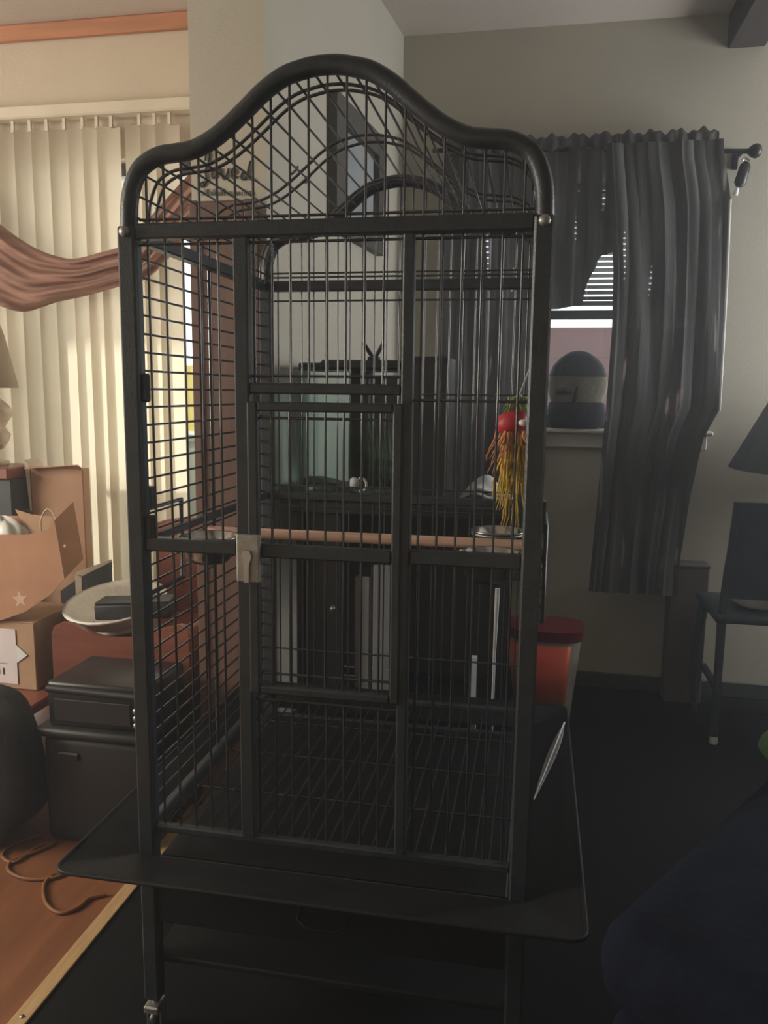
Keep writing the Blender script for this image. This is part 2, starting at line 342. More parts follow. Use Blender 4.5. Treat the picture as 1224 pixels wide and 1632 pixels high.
# ------------------------------------------------------------------ the bird cage
X0, X1, Y0, Y1 = -.759, .001, 1.437, 2.213
Z1, Z2, Z3 = 1.668, 1.080, .482
XC = (X0+X1)/2
cg = thing('bird_cage', (XC, (Y0+Y1)/2, 0), 'tall black metal bird cage with an arched dome top', 'bird cage')
HALF = [(0, .270), (.02, .2692), (.042, .2655), (.0777, .2555), (.1137, .234), (.146, .207), (.179, .180), (.212, .1575), (.248, .1420), (.284, .1370), (.310, .1345), (.333, .1265), (.355, .1110), (.370, .0830), (.378, .048), (.380, 0)]
PROF = [(-x, z) for x, z in HALF[::-1][:-1]] + HALF
def smooth_poly(pts, n=4):
    out = []
    for i in range(len(pts)-1):
        p0 = pts[max(i-1, 0)]; p1 = pts[i]; p2 = pts[i+1]; p3 = pts[min(i+2, len(pts)-1)]
        for k in range(n):
            t = k/n
            out.append(tuple(.5*((2*p1[d]) + (-p0[d]+p2[d])*t + (2*p0[d]-5*p1[d]+4*p2[d]-p3[d])*t*t + (-p0[d]+3*p1[d]-3*p2[d]+p3[d])*t**3) for d in range(len(p1))))
    out.append(tuple(pts[-1])); return out
FINE = smooth_poly(PROF, 4)
def prof_z(x):
    for (xa, za), (xb, zb) in zip(FINE, FINE[1:]):
        if xa <= x <= xb and xb > xa: return za + (zb-za)*(x-xa)/(xb-xa)
    return 0
def arch(Y, inset=0., r=.0165, name='dome_arch', m='cage', n=10):
    pts = []
    for i, (x, z) in enumerate(FINE):
        a = FINE[max(i-1, 0)]; b = FINE[min(i+1, len(FINE)-1)]; t = Vector((b[0]-a[0], b[1]-a[1])).normalized()
        nx, nz = t.y, -t.x
        pts.append((XC + x + nx*inset, Y, Z1 + max(0, z + nz*inset)))
    return MB().tube(pts, r, n).build(name, m, cg)
arch(Y0); arch(Y1)
for Y in (Y0+.055, Y0+.085, Y0+.345, Y0+.395, Y1-.085, Y1-.055): arch(Y, .012, .0032, 'dome_hoop', 'wire', 6)
# posts
pt = .017
for x in (X0, X1):
    for y in (Y0, Y1):
        MB().box((x-pt, y-pt, .085), (x+pt, y+pt, Z1+.01), .004).build('corner_post', 'cage', cg)
        cs = MB().lathe([(.006, .094), (.006, .074)], (x, y, 0), 10).box((x-.017, y-.022, .058), (x+.017, y+.022, .075), .003).box((x-.017, y-.008, .02), (x-.013, y+.018, .06)).box((x+.013, y-.008, .02), (x+.017, y+.018, .06)).build('caster', 'zinc', cg)
        wv = MB(); vs = Matrix.Rotation(HP, 3, 'Y')
        wv.lathe([(.0, -.011), (.020, -.011), (.0255, -.007), (.0255, .007), (.020, .011), (.0, .011)], (x, y+.006, .0257), 16, mtx=vs); wv.build('wheel', 'blk', cs)
# bolts at the arch joints
for x in (X0, X1):
    bo = MB(); bo.lathe([(0, .009), (.006, .008), (.010, .004), (.0105, 0)], (x, Y0-pt-.0005, Z1-.001), 12, mtx=RX(HP)); bo.build('bolt', 'zinc', cg)
# rails
def rail(a, b, h, d, name='rail', m='cage', bev=.003, par=None):
    a = Vector(a); b = Vector(b); dv = b-a; L = dv.length; ang = math.atan2(dv.y, dv.x); c = (a+b)/2
    return MB().box(c-Vector((L/2, d/2, h/2)), c+Vector((L/2, d/2, h/2)), bev, mtx=RZ(ang)).build(name, m, par or cg)
DL, DR = -.536, -.229                       # front door posts
for y in (Y0, Y1):
    rail((X0+pt, y, Z1), (X1-pt, y, Z1), .028, .026, 'top_rail')
    rail((X0+pt, y, Z3), (X1-pt, y, Z3), .016, .018, 'bottom_rail')
rail((X0+pt, Y1, Z2), (X1-pt, Y1, Z2), .022, .02, 'mid_rail')
rail((X0+pt, Y0, Z2), (DL-.016, Y0, Z2), .026, .026, 'mid_rail')
rail((DR+.010, Y0, Z2), (X1-pt, Y0, Z2), .026, .026, 'mid_rail')
for x in (X0, X1):
    rail((x, Y0+pt, Z1), (x, Y1-pt, Z1), .026, .026, 'top_rail')
    rail((x, Y0+pt, Z3), (x, Y1-pt, Z3), .018, .018, 'bottom_rail')
    rail((x, Y0+pt, Z2), (x, Y1-pt, Z2), .016, .016, 'mid_rail')
MB().box((DL-.016, Y0-.014, Z3+.008), (DL+.012, Y0+.014, Z1-.014), .003).build('door_post', 'cage', cg)
MB().box((DR-.010, Y0-.014, Z3+.008), (DR+.010, Y0+.014, Z1-.014), .003).build('door_post', 'cage', cg)
rail((DL+.012, Y0, 1.384), (DR-.010, Y0, 1.384), .020, .024, 'door_header')
# wires
SP = .0352; WR = .0024
nf = int(round((X1-X0)/SP)); xs = [X0 + (X1-X0)*i/nf for i in range(1, nf)]
wy = Y0+.004
for x in xs:
    zt = Z1 + prof_z(x-XC) - .016
    rod('dome_bar', (x, wy, Z1+.012), (x, wy, zt), WR, 'wire', cg)
    rod('dome_bar', (x, Y1, Z1+.012), (x, Y1, zt), WR, 'wire', cg)
    rod('back_bar', (x, Y1, Z3), (x, Y1, Z1), WR, 'wire', cg)
    if x < DL-.02 or x > DR+.016: rod('front_bar', (x, wy, Z3), (x, wy, Z1), WR, 'wire', cg)
    elif DL+.016 < x < DR-.014:
        rod('front_bar', (x, wy, 1.39), (x, wy, Z1), WR, 'wire', cg)
        rod('front_bar', (x, wy, Z3), (x, wy, .775), WR, 'wire', cg)
for y, z in ((wy+.004, Z1+.024), (Y1-.004, Z1+.024), (wy+.004, Z1-.021), (Y1-.004, Z1-.040), (Y1-.004, Z1+.035), (Y1-.004, Z2+.03), (Y1-.004, Z2-.03), (Y1-.004, 1.375), (Y1-.004, .62)):
    rod('cross_wire', (X0+pt, y, z), (X1-pt, y, z), .0027, 'wire', cg)
rod('cross_wire', (DL, wy+.004, 1.407), (DR, wy+.004, 1.407), .0027, 'wire', cg)
rod('cross_wire', (DR, wy+.004, 1.366), (X1, wy+.004, 1.366), .0027, 'wire', cg)
rod('cross_wire', (DL, wy+.004, .775), (DR, wy+.004, .775), .0027, 'wire', cg)
# dome wires running front to back
acc = 0; last = FINE[0]; nxt = .030
for q in FINE[1:]:
    seg = math.dist(q, last)
    while acc + seg >= nxt:
        k = (nxt-acc)/seg; x = last[0]+(q[0]-last[0])*k; z = last[1]+(q[1]-last[1])*k
        f = .016; cx = x*(1-f/.38); cz = z - (.012 if z > .12 else .004)
        rod('roof_bar', (XC+cx, Y0+.004, Z1+cz), (XC+cx, Y1, Z1+cz), .0025, 'wire', cg); nxt += .0385
    acc += seg; last = q
# side grids
for sx, x in ((-1, X0), (1, X1)):
    xo = x + sx*.012
    nz = 33
    for i in range(1, nz):
        z = Z3 + (Z1-Z3)*i/nz
        rod('side_bar', (xo, Y0, z), (xo, Y1, z), .0026, 'wire', cg)
    for k in ((4, 6.2) if sx < 0 else (1.2, 2.6, 4, 6)):
        y = Y0 + (Y1-Y0)*k/8
        rod('side_upright', (xo-sx*.005, y, Z3), (xo-sx*.005, y, Z1), .0027 if k != 4 else .005, 'wire', cg)
    # feeder door frame on the side
    fa, fb, fz0, fz1 = 1.50, 1.68, .955, 1.135
    fd = MB().tube([(xo+sx*.012, fa, fz0), (xo+sx*.012, fb, fz0), (xo+sx*.012, fb, fz1), (xo+sx*.012, fa, fz1), (xo+sx*.012, fa, fz0)], .006, 6).build('feeder_door', 'cage', cg)
    rod('door_bar', (xo+sx*.012, fa, (fz0+fz1)/2), (xo+sx*.012, fb, (fz0+fz1)/2), .003, 'wire', fd)
    MB().box((xo-.012, fa-.012, fz1+.005), (xo+.012, fa+.012, fz1+.05), .002).build('hinge', 'cage', cg)
# side catch tabs on the left front post
MB().box((X0+pt, Y0-.006, 1.355), (X0+pt+.012, Y0+.012, 1.41), .004).build('catch_tab', 'cage', cg)
MB().box((X0+pt, Y0-.010, 1.085), (X0+pt+.014, Y0+.014, 1.135), .003).build('catch_tab', 'cage', cg)
# front door
fdz0, fdz1 = .797, 1.360; fdl, fdr = -.517, -.243
fdoor = MB().box((fdl-.010, Y0-.020, fdz0), (fdl+.010, Y0-.002, fdz1), .003).box((fdr-.009, Y0-.020, fdz0), (fdr+.009, Y0-.002, fdz1), .003).box((fdl+.010, Y0-.020, fdz1-.018), (fdr-.009, Y0-.002, fdz1), .003).box((fdl+.010, Y0-.020, fdz0), (fdr-.009, Y0-.002, fdz0+.016), .003).box((fdl+.010, Y0-.020, Z2-.013), (fdr-.009, Y0-.002, Z2+.013), .003).build('front_door', 'cage', cg)
for x in xs:
    if fdl+.012 < x < fdr-.012: rod('door_bar', (x, Y0-.008, fdz0+.01), (x, Y0-.008, fdz1-.01), WR, 'wire', fdoor)
rod('door_wire', (fdl, Y0-.004, 1.330), (fdr, Y0-.004, 1.330), .0027, 'wire', fdoor)
rod('door_wire', (fdl, Y0-.004, fdz0+.038), (fdr, Y0-.004, fdz0+.038), .0027, 'wire', fdoor)
lk = MB().box((-.546, Y0-.034, 1.020), (-.500, Y0-.020, 1.112), .003).build('lock_plate', 'zinc', cg); lk['label'] = 'dull zinc lock plate on the door post'
MB().prism([(-.532, Y0-.035, 1.076), (-.527, Y0-.035, 1.084), (-.517, Y0-.035, 1.083), (-.513, Y0-.035, 1.072), (-.518, Y0-.035, 1.058), (-.519, Y0-.035, 1.022), (-.528, Y0-.035, 1.022), (-.529, Y0-.035, 1.056)], (0, -.006, 0)).build('lock_lever', 'steel', lk)
# grate, skirt, tray, base
for i in range(1, 26):
    x = X0 + (X1-X0)*i/26
    rod('grate_bar', (x, Y0+.01, Z3-.004), (x, Y1-.01, Z3-.004), .0024, 'skirt', cg)
for k in (.25, .5, .75): rod('grate_bar', (X0+.01, Y0+(Y1-Y0)*k, Z3-.009), (X1-.01, Y0+(Y1-Y0)*k, Z3-.009), .003, 'wire', cg)
dx, dyf, dyb, zr, zi = .120, .160, .12, .462, .425
inn = [(X0-.018, Y0-.018, zi), (X1+.018, Y0-.018, zi), (X1+.018, Y1+.018, zi), (X0-.018, Y1+.018, zi)]
out = [(X0-dx, Y0-dyf, zr), (X1+dx, Y0-dyf, zr), (X1+dx, Y1+dyb, zr), (X0-dx, Y1+dyb, zr)]
def rc(pts, r, n=5):
    o = []
    for i, p in enumerate(pts):
        p = Vector(p); a = (Vector(pts[i-1])-p).normalized(); b = (Vector(pts[(i+1) % 4])-p).normalized()
        for k in range(n+1):
            t = k/n; q = p + a*r*(1-t)**2 + b*r*t**2; o.append(q)
    return o
oi, oo = rc(inn, .004), rc(out, .035)
sk = MB(); n = len(oi)
sk.add(oi+oo, [(i, (i+1) % n, n+(i+1) % n, n+i) for i in range(n)])
solid(sk.build('seed_skirt', 'skirt', cg), .003)
MB().tube([tuple(q) for q in oo]+[tuple(oo[0])], .0045, 6, cap=False).build('skirt_rim', 'skirt', cg)
MB().box((X0+.02, Y0+.0, .395), (X1-.02, Y1-.02, .415), .003).build('tray', 'skirt', cg)
dw = MB().box((X0+.02, Y0-.012, .27), (X1-.02, Y0+.004, .39), .004).build('drawer_front', 'skirt', cg)
MB().tube([(XC-.05, Y0-.012, .35), (XC-.05, Y0-.03, .335), (XC-.03, Y0-.038, .325), (XC+.03, Y0-.038, .325), (XC+.05, Y0-.03, .335), (XC+.05, Y0-.012, .35)], .004, 6).build('drawer_handle', 'skirt', dw)
for y in (Y0, Y1): rail((X0+pt, y, .405), (X1-pt, y, .405), .02, .02, 'base_rail')
MB().box((X0, Y0, .17), (X1, Y1, .185), .003).build('lower_shelf', 'skirt', cg)
# bowl rings
def bowl(c, r, label):
    b = tag(MB().lathe([(0, -.052), (r*.62, -.052), (r*.8, -.04), (r*.96, 0), (r*1.08, .003), (r*1.08, .005), (r*.94, .005), (r*.76, -.036), (r*.58, -.047), (0, -.047)], c, 32).build('feeding_bowl', 'steel'), label, 'bowl', 'steel feeding bowls in the cage')
    side = X1 if c[0] > XC else X0
    an = [2*math.pi*i/24 for i in range(25)]
    rg = MB().tube([(c[0]+r*.99*math.cos(a), c[1]+r*.99*math.sin(a), c[2]-.004) for a in an], .0032, 6, cap=False).build('bowl_ring', 'zinc', cg)
    d = 1 if side > c[0] else -1
    for oy in (-.02, .02): rod('ring_arm', (c[0]+d*r, c[1]+oy, c[2]-.004), (side, c[1]+oy, c[2]-.004), .003, 'zinc', rg)
bowl((-.080, 1.585, 1.060), .064, 'stainless steel feeding bowl nearest the front on the right of the cage')
bowl((-.082, 1.97, 1.042), .064, 'stainless steel feeding bowl further back under the hanging toy')
bowl((-.683, 1.60, 1.065), .062, 'stainless steel feeding bowl on the left side of the cage')
pc = tag(MB().tube([(X0-.01, 1.8, 1.042), (X1+.005, 1.8, 1.042)], .0125, 14).build('wooden_perch', 'dowel'), 'pale brown wooden dowel perch across the middle of the cage', 'perch')
# hanging toy
ty = thing('bird_toy', (-.045, 1.85, 1.08), 'red and yellow hanging bird toy with shredded raffia strands', 'bird toy')
TX, TY = -.040, 1.85
rod('hanger', (TX, TY, 1.375), (TX+.03, TY, 1.46), .002, 'zinc', ty)
MB().tube([(TX, TY, 1.36), (TX-.008, TY, 1.372), (TX, TY, 1.384), (TX+.008, TY, 1.372), (TX, TY, 1.36)], .002, 6).build('ring', 'zinc', ty)
def strands(n, m, ztop, lmin, lmax, spread, r, name):
    mb = MB()
    for i in range(n):
        a = random.uniform(0, 6.28); s0 = random.uniform(.1, 1)*spread; x = TX+math.cos(a)*s0*.5; y = TY+math.sin(a)*s0*.5
        L = random.uniform(lmin, lmax); pts = [(x, y, ztop)]; px, py = x, y
        for k in range(1, 7):
            px += random.uniform(-.004, .004)+math.cos(a)*spread*.05; py += random.uniform(-.004, .004)
            pts.append((px, py, ztop - L*k/6))
        mb.tube(pts, [r*(1.2-.9*k/6) for k in range(7)], 5)
    o = mb.build(name, m, ty); o['kind'] = 'stuff'; return o
strands(26, 'leafg', 1.372, .02, .05, .05, .0032, 'green_tuft')
hb = MB(); hb.lathe([(0, 0), (.024, .004), (.038, .018), (.039, .034), (.026, .05), (0, .056)], (TX-.004, TY, 1.290), 16, sy_=.8, mtx=RY(-.35)); hb.build('red_block', 'red', ty)
hb = MB(); hb.lathe([(0, 0), (.009, .003), (.011, .009), (.008, .014), (0, .016)], (TX+.012, TY-.028, 1.308), 10); hb.build('white_bead', 'tissue', ty)
strands(60, 'rope', 1.296, .05, .11, .10, .003, 'orange_fringe')
strands(90, 'yellow', 1.265, .06, .16, .085, .0028, 'yellow_fringe')
strands(8, 'yellow', 1.18, .09, .125, .045, .0025, 'long_strands')

# ------------------------------------------------------------------ partition wall dressing
wp = thing('wall_panel_post', (-.93, 2.32, 0), 'tall narrow brown wooden panel standing against the wall stub', 'wood panel')
MB().box((-1.020, 2.300, 0), (-.826, 2.335, 1.925), .004).build('panel', 'wood', wp)
for x in (-1.020, -.852): MB().box((x, 2.290, .0), (x+.026, 2.2995, 1.925), .003).build('stile', 'wood', wp)
for z in (.05, .95, 1.86): MB().box((-.994, 2.292, z), (-.852, 2.2995, z+.06), .003).build('cross_rail', 'wood', wp)
def stroke(mb, pts, Y, r, fl=1.):
    mb.tube([tuple(P(x, y, Y)) for x, y in smooth_poly(pts, 4)], r, 5)
de = thing('wall_lettering', (-.9, 2.346, 2.0), 'dark script lettering reading Loved on the wall stub', 'lettering')
LET = {'letter_l': [[(327, 256), (328, 247), (333, 243), (332, 258), (327, 273), (329, 287), (322, 298), (319, 293), (327, 289)]],
       'letter_o': [[(342, 268), (337, 276), (339, 284), (344, 281), (346, 273), (342, 268), (349, 271)]],
       'letter_v': [[(351, 268), (353, 279), (357, 286), (362, 277), (364, 268)]],
       'letter_e': [[(369, 279), (375, 275), (373, 268), (369, 273), (370, 284), (378, 281)]],
       'letter_d': [[(392, 274), (386, 276), (384, 284), (389, 286), (394, 276), (399, 256)], [(399, 256), (394, 277), (397, 285), (404, 286)]]}
for k, ss in LET.items():
    mb = MB()
    for s_ in ss: stroke(mb, s_, 2.346, .0028)
    mb.build(k, 'ink', de)
mb = MB(); x = 321
while x < 404:
    h = random.choice((5, 6, 9, 11)); stroke(mb, [(x, 312), (x+1, 312-h), (x+2.5, 311-h), (x+3, 312)], 2.3475, .0008); x += random.choice((4, 4.5, 6.5))
o = mb.build('small_lettering', 'ink', de); o['kind'] = 'stuff'
# picture frame on the partition
wd = (PBk-PA).normalized(); wnm = Vector((wd.y, -wd.x, 0))
def W(s_, z, d): q = PA + wd*s_ + wnm*d; return Vector((q.x, q.y, z))
def wbox(s0, s1, z0, z1, d0, d1):
    return MB().prism([W(s0, z0, d0), W(s1, z0, d0), W(s1, z1, d0), W(s0, z1, d0)], wnm*(d1-d0))
pf = thing('picture_frame', W(.78, 1.95, .02), 'grey wooden picture frame hung on the pale partition wall', 'picture frame')
f0, f1, g0, g1, ft = .50, 1.08, 1.945, 2.405, .085
wbox(f0, f0+ft*1.3, g0, g1, .001, .035).build('frame_side', 'frame', pf); wbox(f1-ft, f1, g0, g1, .001, .035).build('frame_side', 'frame', pf)
wbox(f0+ft*1.3, f1-ft, g1-ft, g1, .001, .034).build('frame_rail', 'frame', pf); wbox(f0+ft*1.3, f1-ft, g0, g0+ft*.8, .001, .034).build('frame_rail', 'frame', pf)
wbox(f0+ft*1.3, f1-ft, g0+ft*.8, g1-ft, .001, .010).build('picture', 'print', pf)
# small decal curl on the partition
def PW(x, y):
    d = ray(x, y); n_ = wnm; s_ = (n_.dot(PA) + .004)/n_.dot(Vector((d.x, d.y, 0))); q = d*s_; return (q.x, q.y, q.z+CH)
cl = MB()
for s_ in ([(475, 265), (472, 272), (465, 278)], [(495, 281), (490, 289), (486, 291), (484, 287)]): cl.tube([PW(*q) for q in smooth_poly(s_, 4)], .003, 5)
tag(cl.build('wall_decal_curl', 'ink'), 'small dark decal curl on the pale partition wall', 'decal')

# ------------------------------------------------------------------ vertical blinds, swag
vb = thing('vertical_blinds', (-2.1, 2.98, .06), 'cream vertical blinds hanging across the patio door', 'blinds')
MB().box((DX0-.1, 2.955, 2.407), (PXL-.003, YL-.036, 2.455), .006).build('headrail', 'rail', vb)
c0 = [-300, -276, -252, -228, -204, -180, -156, -132, -108, -82, -56, -30, -4, 20, 47, 74, 102, 131, 154, 177, 222, 246, 270]
first = None
for i, c in enumerate(c0):
    x = P(c, 330, 2.985).x; ang = math.radians(24 if c < 120 else (14 if c < 200 else 20)) + random.uniform(-.05, .05)
    if first is None:
        mb = MB()
        def fs(u, v): xx = (u-.5)*.089; return (xx, .006*math.cos((u-.5)*math.pi), v*2.30)
        mb.grid(fs, 6, 1)
        o = mb.build('slat', 'blind', vb, origin=(0, 0, 0)); first = o
    else:
        o = first.copy(); C.objects.link(o)
    o.location = Vector((x, 2.985, .07)) - WL[vb.name]; o.rotation_euler = (0, 0, ang); o.parent = vb
for c in c0[8:]:
    x = P(c, 190, 2.985).x; MB().box((x-.006, 2.98, 2.365), (x+.006, 2.99, 2.408)).build('carrier', 'rail', vb)
top = [(-170, 172), (-115, 235), (-60, 300), (0, 357), (50, 392), (90, 408), (120, 412), (160, 402), (200, 388), (240, 345), (280, 300), (330, 245), (364, 182)]
bot = [(-185, 205), (-125, 385), (-60, 470), (0, 488), (40, 497), (90, 482), (140, 471), (190, 457), (230, 446), (262, 420), (300, 372), (330, 325), (366, 215)]
tf, bf = smooth_poly(top, 5), smooth_poly(bot, 5); nn = len(tf)-1
def swag(u, v):
    i = u*nn; k = min(int(i), nn-1); t = i-k
    a = [tf[k][d]*(1-t)+tf[k+1][d]*t for d in (0, 1)]; b = [bf[k][d]*(1-t)+bf[k+1][d]*t for d in (0, 1)]
    Y = 2.885 + .022*math.sin(v*19+u*5) + .012*math.sin(v*37-u*9) - .03*math.sin(v*math.pi)
    return P(a[0]*(1-v)+b[0]*v, a[1]*(1-v)+b[1]*v, Y)
tag(MB().grid(swag, 60, 34).build('swag_scarf', 'swag'), 'rose-brown sheer scarf swagged across the vertical blinds', 'curtain')

# ------------------------------------------------------------------ left room things
tb = thing('low_table', (-2.0, 2.5, 0), 'low red-brown wooden table under the cardboard boxes', 'table')
MB().box((-2.75, 2.22, .29), (-1.62, 2.90, .325), .006).build('table_top', 'redwood', tb)
MB().box((-2.70, 2.26, .22), (-1.67, 2.28, .29)).build('apron', 'redwood', tb)
for x in (-2.70, -1.70):
    for y in (2.26, 2.83): MB().box((x, y, 0), (x+.045, y+.045, .289), .004).build('leg', 'redwood', tb)
# lower carton with shipping label
bx = thing('cardboard_box', (-1.87, 2.55, .326), 'pale cardboard box with a white shipping label on the low table', 'box')
br = P(60, 1100, 2.42); rr = P(90, 1085, 2.70)
MB().box((br.x-.42, 2.42, .3255), (br.x, 2.69, .57), .004).build('carton', 'card2', bx)
MB().box((br.x-.42, 2.418, .5705), (br.x, 2.56, .5735)).build('flap', 'card2', bx)
lb = MB().box((br.x-.33, 2.4165, .345), (br.x-.072, 2.4195, .545), .001).build('shipping_label', 'label', bx)
MB().prism([(br.x-.085, 2.4172, .50), (br.x-.030, 2.4150, .455), (br.x-.085, 2.4172, .415)], (0, .001, 0)).build('film_corner', 'tissue', bx)
ik = MB()
for i in range(12):
    x = br.x-.30+i*.0155; ik.box((x, 2.4155, .378), (x+random.choice((.004, .007, .010)), 2.4162, .402))
for i in range(9):
    x = br.x-.30+i*.018; ik.box((x, 2.4155, .437), (x+random.choice((.006, .010, .013)), 2.4162, .462))
ik.box((br.x-.30, 2.4155, .418), (br.x-.11, 2.4162, .4195)); ik.box((br.x-.16, 2.4155, .47), (br.x-.145, 2.4162, .48)); ik.box((br.x-.30, 2.4155, .492), (br.x-.19, 2.4162, .500))
o = ik.build('printed_marks', 'ink', lb); o['kind'] = 'stuff'
# kraft bag with stars, tilted on the box
bgp = P(-40, 905, 2.44)
bag = thing('paper_bag', (-1.9, 2.5, .61), 'brown paper shopping bag with pale stars leaning on the boxes', 'bag')
Y_ = 2.40
fl = [(-95, 848), (-20, 852), (40, 853), (72, 846), (98, 828), (112, 822)]
q = [P(-95, 845, Y_), P(-20, 852, Y_), P(45, 852, Y_), P(75, 845, Y_), P(100, 826, Y_+.05), P(108, 870, Y_+.05), P(116, 918, Y_+.05), P(80, 948, Y_), P(40, 975, Y_), P(4, 988, Y_), P(-95, 1000, Y_)]
q = [Vector((v.x, Y_, v.z)) for v in q]
MB().prism(q, (0, .003, 0)).build('front_panel', 'kraft', bag)
q2 = [Vector((v.x+.01, Y_+.10, v.z+.05)) for v in q]
MB().prism(q2, (0, .003, 0)).build('back_panel', 'kraft', bag)
MB().add([q[4], q[5], q[6], q2[6], q2[5], q2[4]], [(0, 1, 4, 5), (1, 2, 3, 4)]).build('side_gusset', 'kraft', bag)
MB().add([q[6], q[7], q[8], q[9], q[10], q2[10], q2[9], q2[8], q2[7], q2[6]], [(0, 1, 8, 9), (1, 2, 7, 8), (2, 3, 6, 7), (3, 4, 5, 6)]).build('bag_base', 'kraft', bag)
def starp(cx, cy_, R, name='star_print'):
    pts = []
    for i in range(10):
        a = math.pi/2 + i*math.pi/5 + .12; r_ = R if i % 2 == 0 else R*.42; pts.append(Vector((cx+r_*math.cos(a), Y_-.0008, cy_+r_*math.sin(a))))
    MB().prism(pts, (0, .0006, 0)).build(name, 'star', bag)
s1 = P(32, 955, Y_); starp(s1.x, s1.z, .032); s1 = P(-30, 900, Y_); starp(s1.x, s1.z, .032); s1 = P(103, 870, Y_); starp(s1.x, s1.z, .007)
hd = [(66, 850), (65, 832), (69, 818), (77, 811), (86, 820), (92, 838)]
MB().tube([tuple(P(x, y, Y_+.045)) for x, y in smooth_poly(hd, 4)], .0028, 6).build('twisted_handle', 'cream', bag)
MB().prism([P(24, 812, 2.47), P(50, 820, 2.47), P(100, 826, 2.47), P(94, 845, 2.47), P(50, 862, 2.47)], (0, .003, 0)).build('inner_flap', 'card2', bag)
tp = MB(); c = P(10, 850, 2.46); rnd = random.Random(3)
def tis(u, v):
    a = u*2*math.pi; ph = v*math.pi/2; r_ = 1+.10*math.sin(5*a+3*v)+.08*math.sin(9*a-5*v)
    return (c.x-.02 + .10*r_*math.cos(ph)*math.cos(a), c.y + .035*r_*math.cos(ph)*math.sin(a), c.z-.02 + .075*r_*math.sin(ph))
tp.grid(tis, 28, 8); tag(tp.build('plastic_wrap', 'tissue'), 'crumpled white plastic film stuffed in the paper bag', 'plastic film')
# tall carton behind
tc_ = thing('tall_carton', (-1.8, 2.78, .326), 'tall brown open cardboard carton behind the paper bag', 'box')
tl, tr_ = P(48, 745, 2.80), P(131, 740, 2.80)
MB().box((tl.x, 2.80, .3255), (tr_.x, 2.85, tl.z), .003).build('carton', 'card', tc_)
MB().prism([(tl.x, 2.798, tl.z), (tr_.x, 2.798, tl.z), (tr_.x+.004, 2.76, tl.z+.018), (tl.x, 2.76, tl.z-.002)], (0, .003, .003)).build('flap', 'card', tc_)
MB().prism([(tl.x-.002, 2.80, tl.z), (tl.x-.022, 2.795, tl.z+.03), (tl.x-.006, 2.795, tl.z-.17), (tl.x-.002, 2.795, tl.z-.17)], (0, .09, 0)).build('side_flap', 'cream', tc_)
# lamp cabinet
kb = thing('dark_cabinet', (-2.25, 2.78, .326), 'dark box cabinet with a red-brown top under the table lamp', 'cabinet')
kt = P(20, 742, 2.80); kr = P(43, 800, 2.72)
MB().box((kr.x-.5, 2.72, .3255), (tl.x-.03, 2.89, kt.z-.045), .004).build('body', 'slate', kb)
MB().box((kr.x-.52, 2.70, kt.z-.044), (tl.x-.028, 2.90, kt.z), .005).build('top', 'redwood', kb)
lp = thing('table_lamp', (P(-18, 740, 2.80).x, 2.80, kt.z), 'table lamp with a tan shade and ornate figure base at the left edge', 'lamp')
lx = P(-18, 740, 2.80).x; z0 = kt.z+.0005; H = P(0, 625, 2.8).z - z0
sc_ = H/.26
prof = [(.055, 0), (.058, .012), (.03, .02), (.022, .045), (.045, .06), (.06, .085), (.066, .11), (.05, .135), (.06, .155), (.074, .18), (.068, .21), (.045, .235), (.02, .25), (.012, .27), (.012, .33)]
MB().lathe([(r_*sc_*1.2, z_*sc_) for r_, z_ in prof], (lx, 2.80, z0), 20).build('figure_base', 'gilt', lp)
for i in range(9):
    a = i*2.4; zz = .075+.016*i; MB().lathe([(0, -.018), (.012, -.012), (.016, 0), (.012, .012), (0, .018)], (lx+.055*sc_*math.cos(a), 2.80+.055*sc_*math.sin(a), z0+zz*sc_), 8).build('curl', 'gilt', lp)
zs0, zs1 = P(0, 618, 2.80).z, P(0, 470, 2.80).z
shd = MB().lathe([(P(20, 618, 2.80).x-lx, zs0), (P(0, 535, 2.80).x-lx, P(0, 535, 2.80).z), (.035, zs1)], (lx, 2.80, 0), 28)
shd.f = shd.f[:-2]; shd.sm = shd.sm[:-2]
solid(shd.build('lamp_shade', 'shade2', lp), .002)
# framed dark board
fb_ = thing('framed_board', (-1.5, 2.72, .3), 'dark slate board with cream edges leaning behind the white tray', 'board')
a, b = P(118, 918, 2.76), P(175, 1010, 2.76); a2, b2 = P(130, 917, 2.76), P(174, 897, 2.76)
MB().prism([Vector((a2.x, 2.76, .33)), Vector((b2.x, 2.76, .33)), Vector((b2.x, 2.76, b2.z)), Vector((a2.x, 2.76, a2.z))], (0, .02, 0)).build('board', 'slate', fb_)
MB().prism([Vector((a2.x-.027, 2.758, .33)), Vector((a2.x, 2.758, .33)), Vector((a2.x, 2.758, a2.z)), Vector((a2.x-.027, 2.758, a2.z))], (0, .024, 0)).build('edge_strip', 'cream', fb_)
MB().prism([Vector((a2.x-.027, 2.758, a2.z)), Vector((a2.x, 2.758, a2.z-.004)), Vector((b2.x, 2.758, b2.z)), Vector((b2.x, 2.758, b2.z+.010)), Vector((a2.x-.02, 2.758, a2.z+.013))], (0, .024, 0)).build('edge_strip', 'cream', fb_)
MB().prism([Vector((a2.x-.10, 2.77, .33)), Vector((a2.x-.028, 2.77, .33)), Vector((a2.x-.028, 2.77, a2.z-.02)), Vector((a2.x-.10, 2.77, a2.z-.07))], (0, .012, 0)).build('backing', 'ink', fb_)
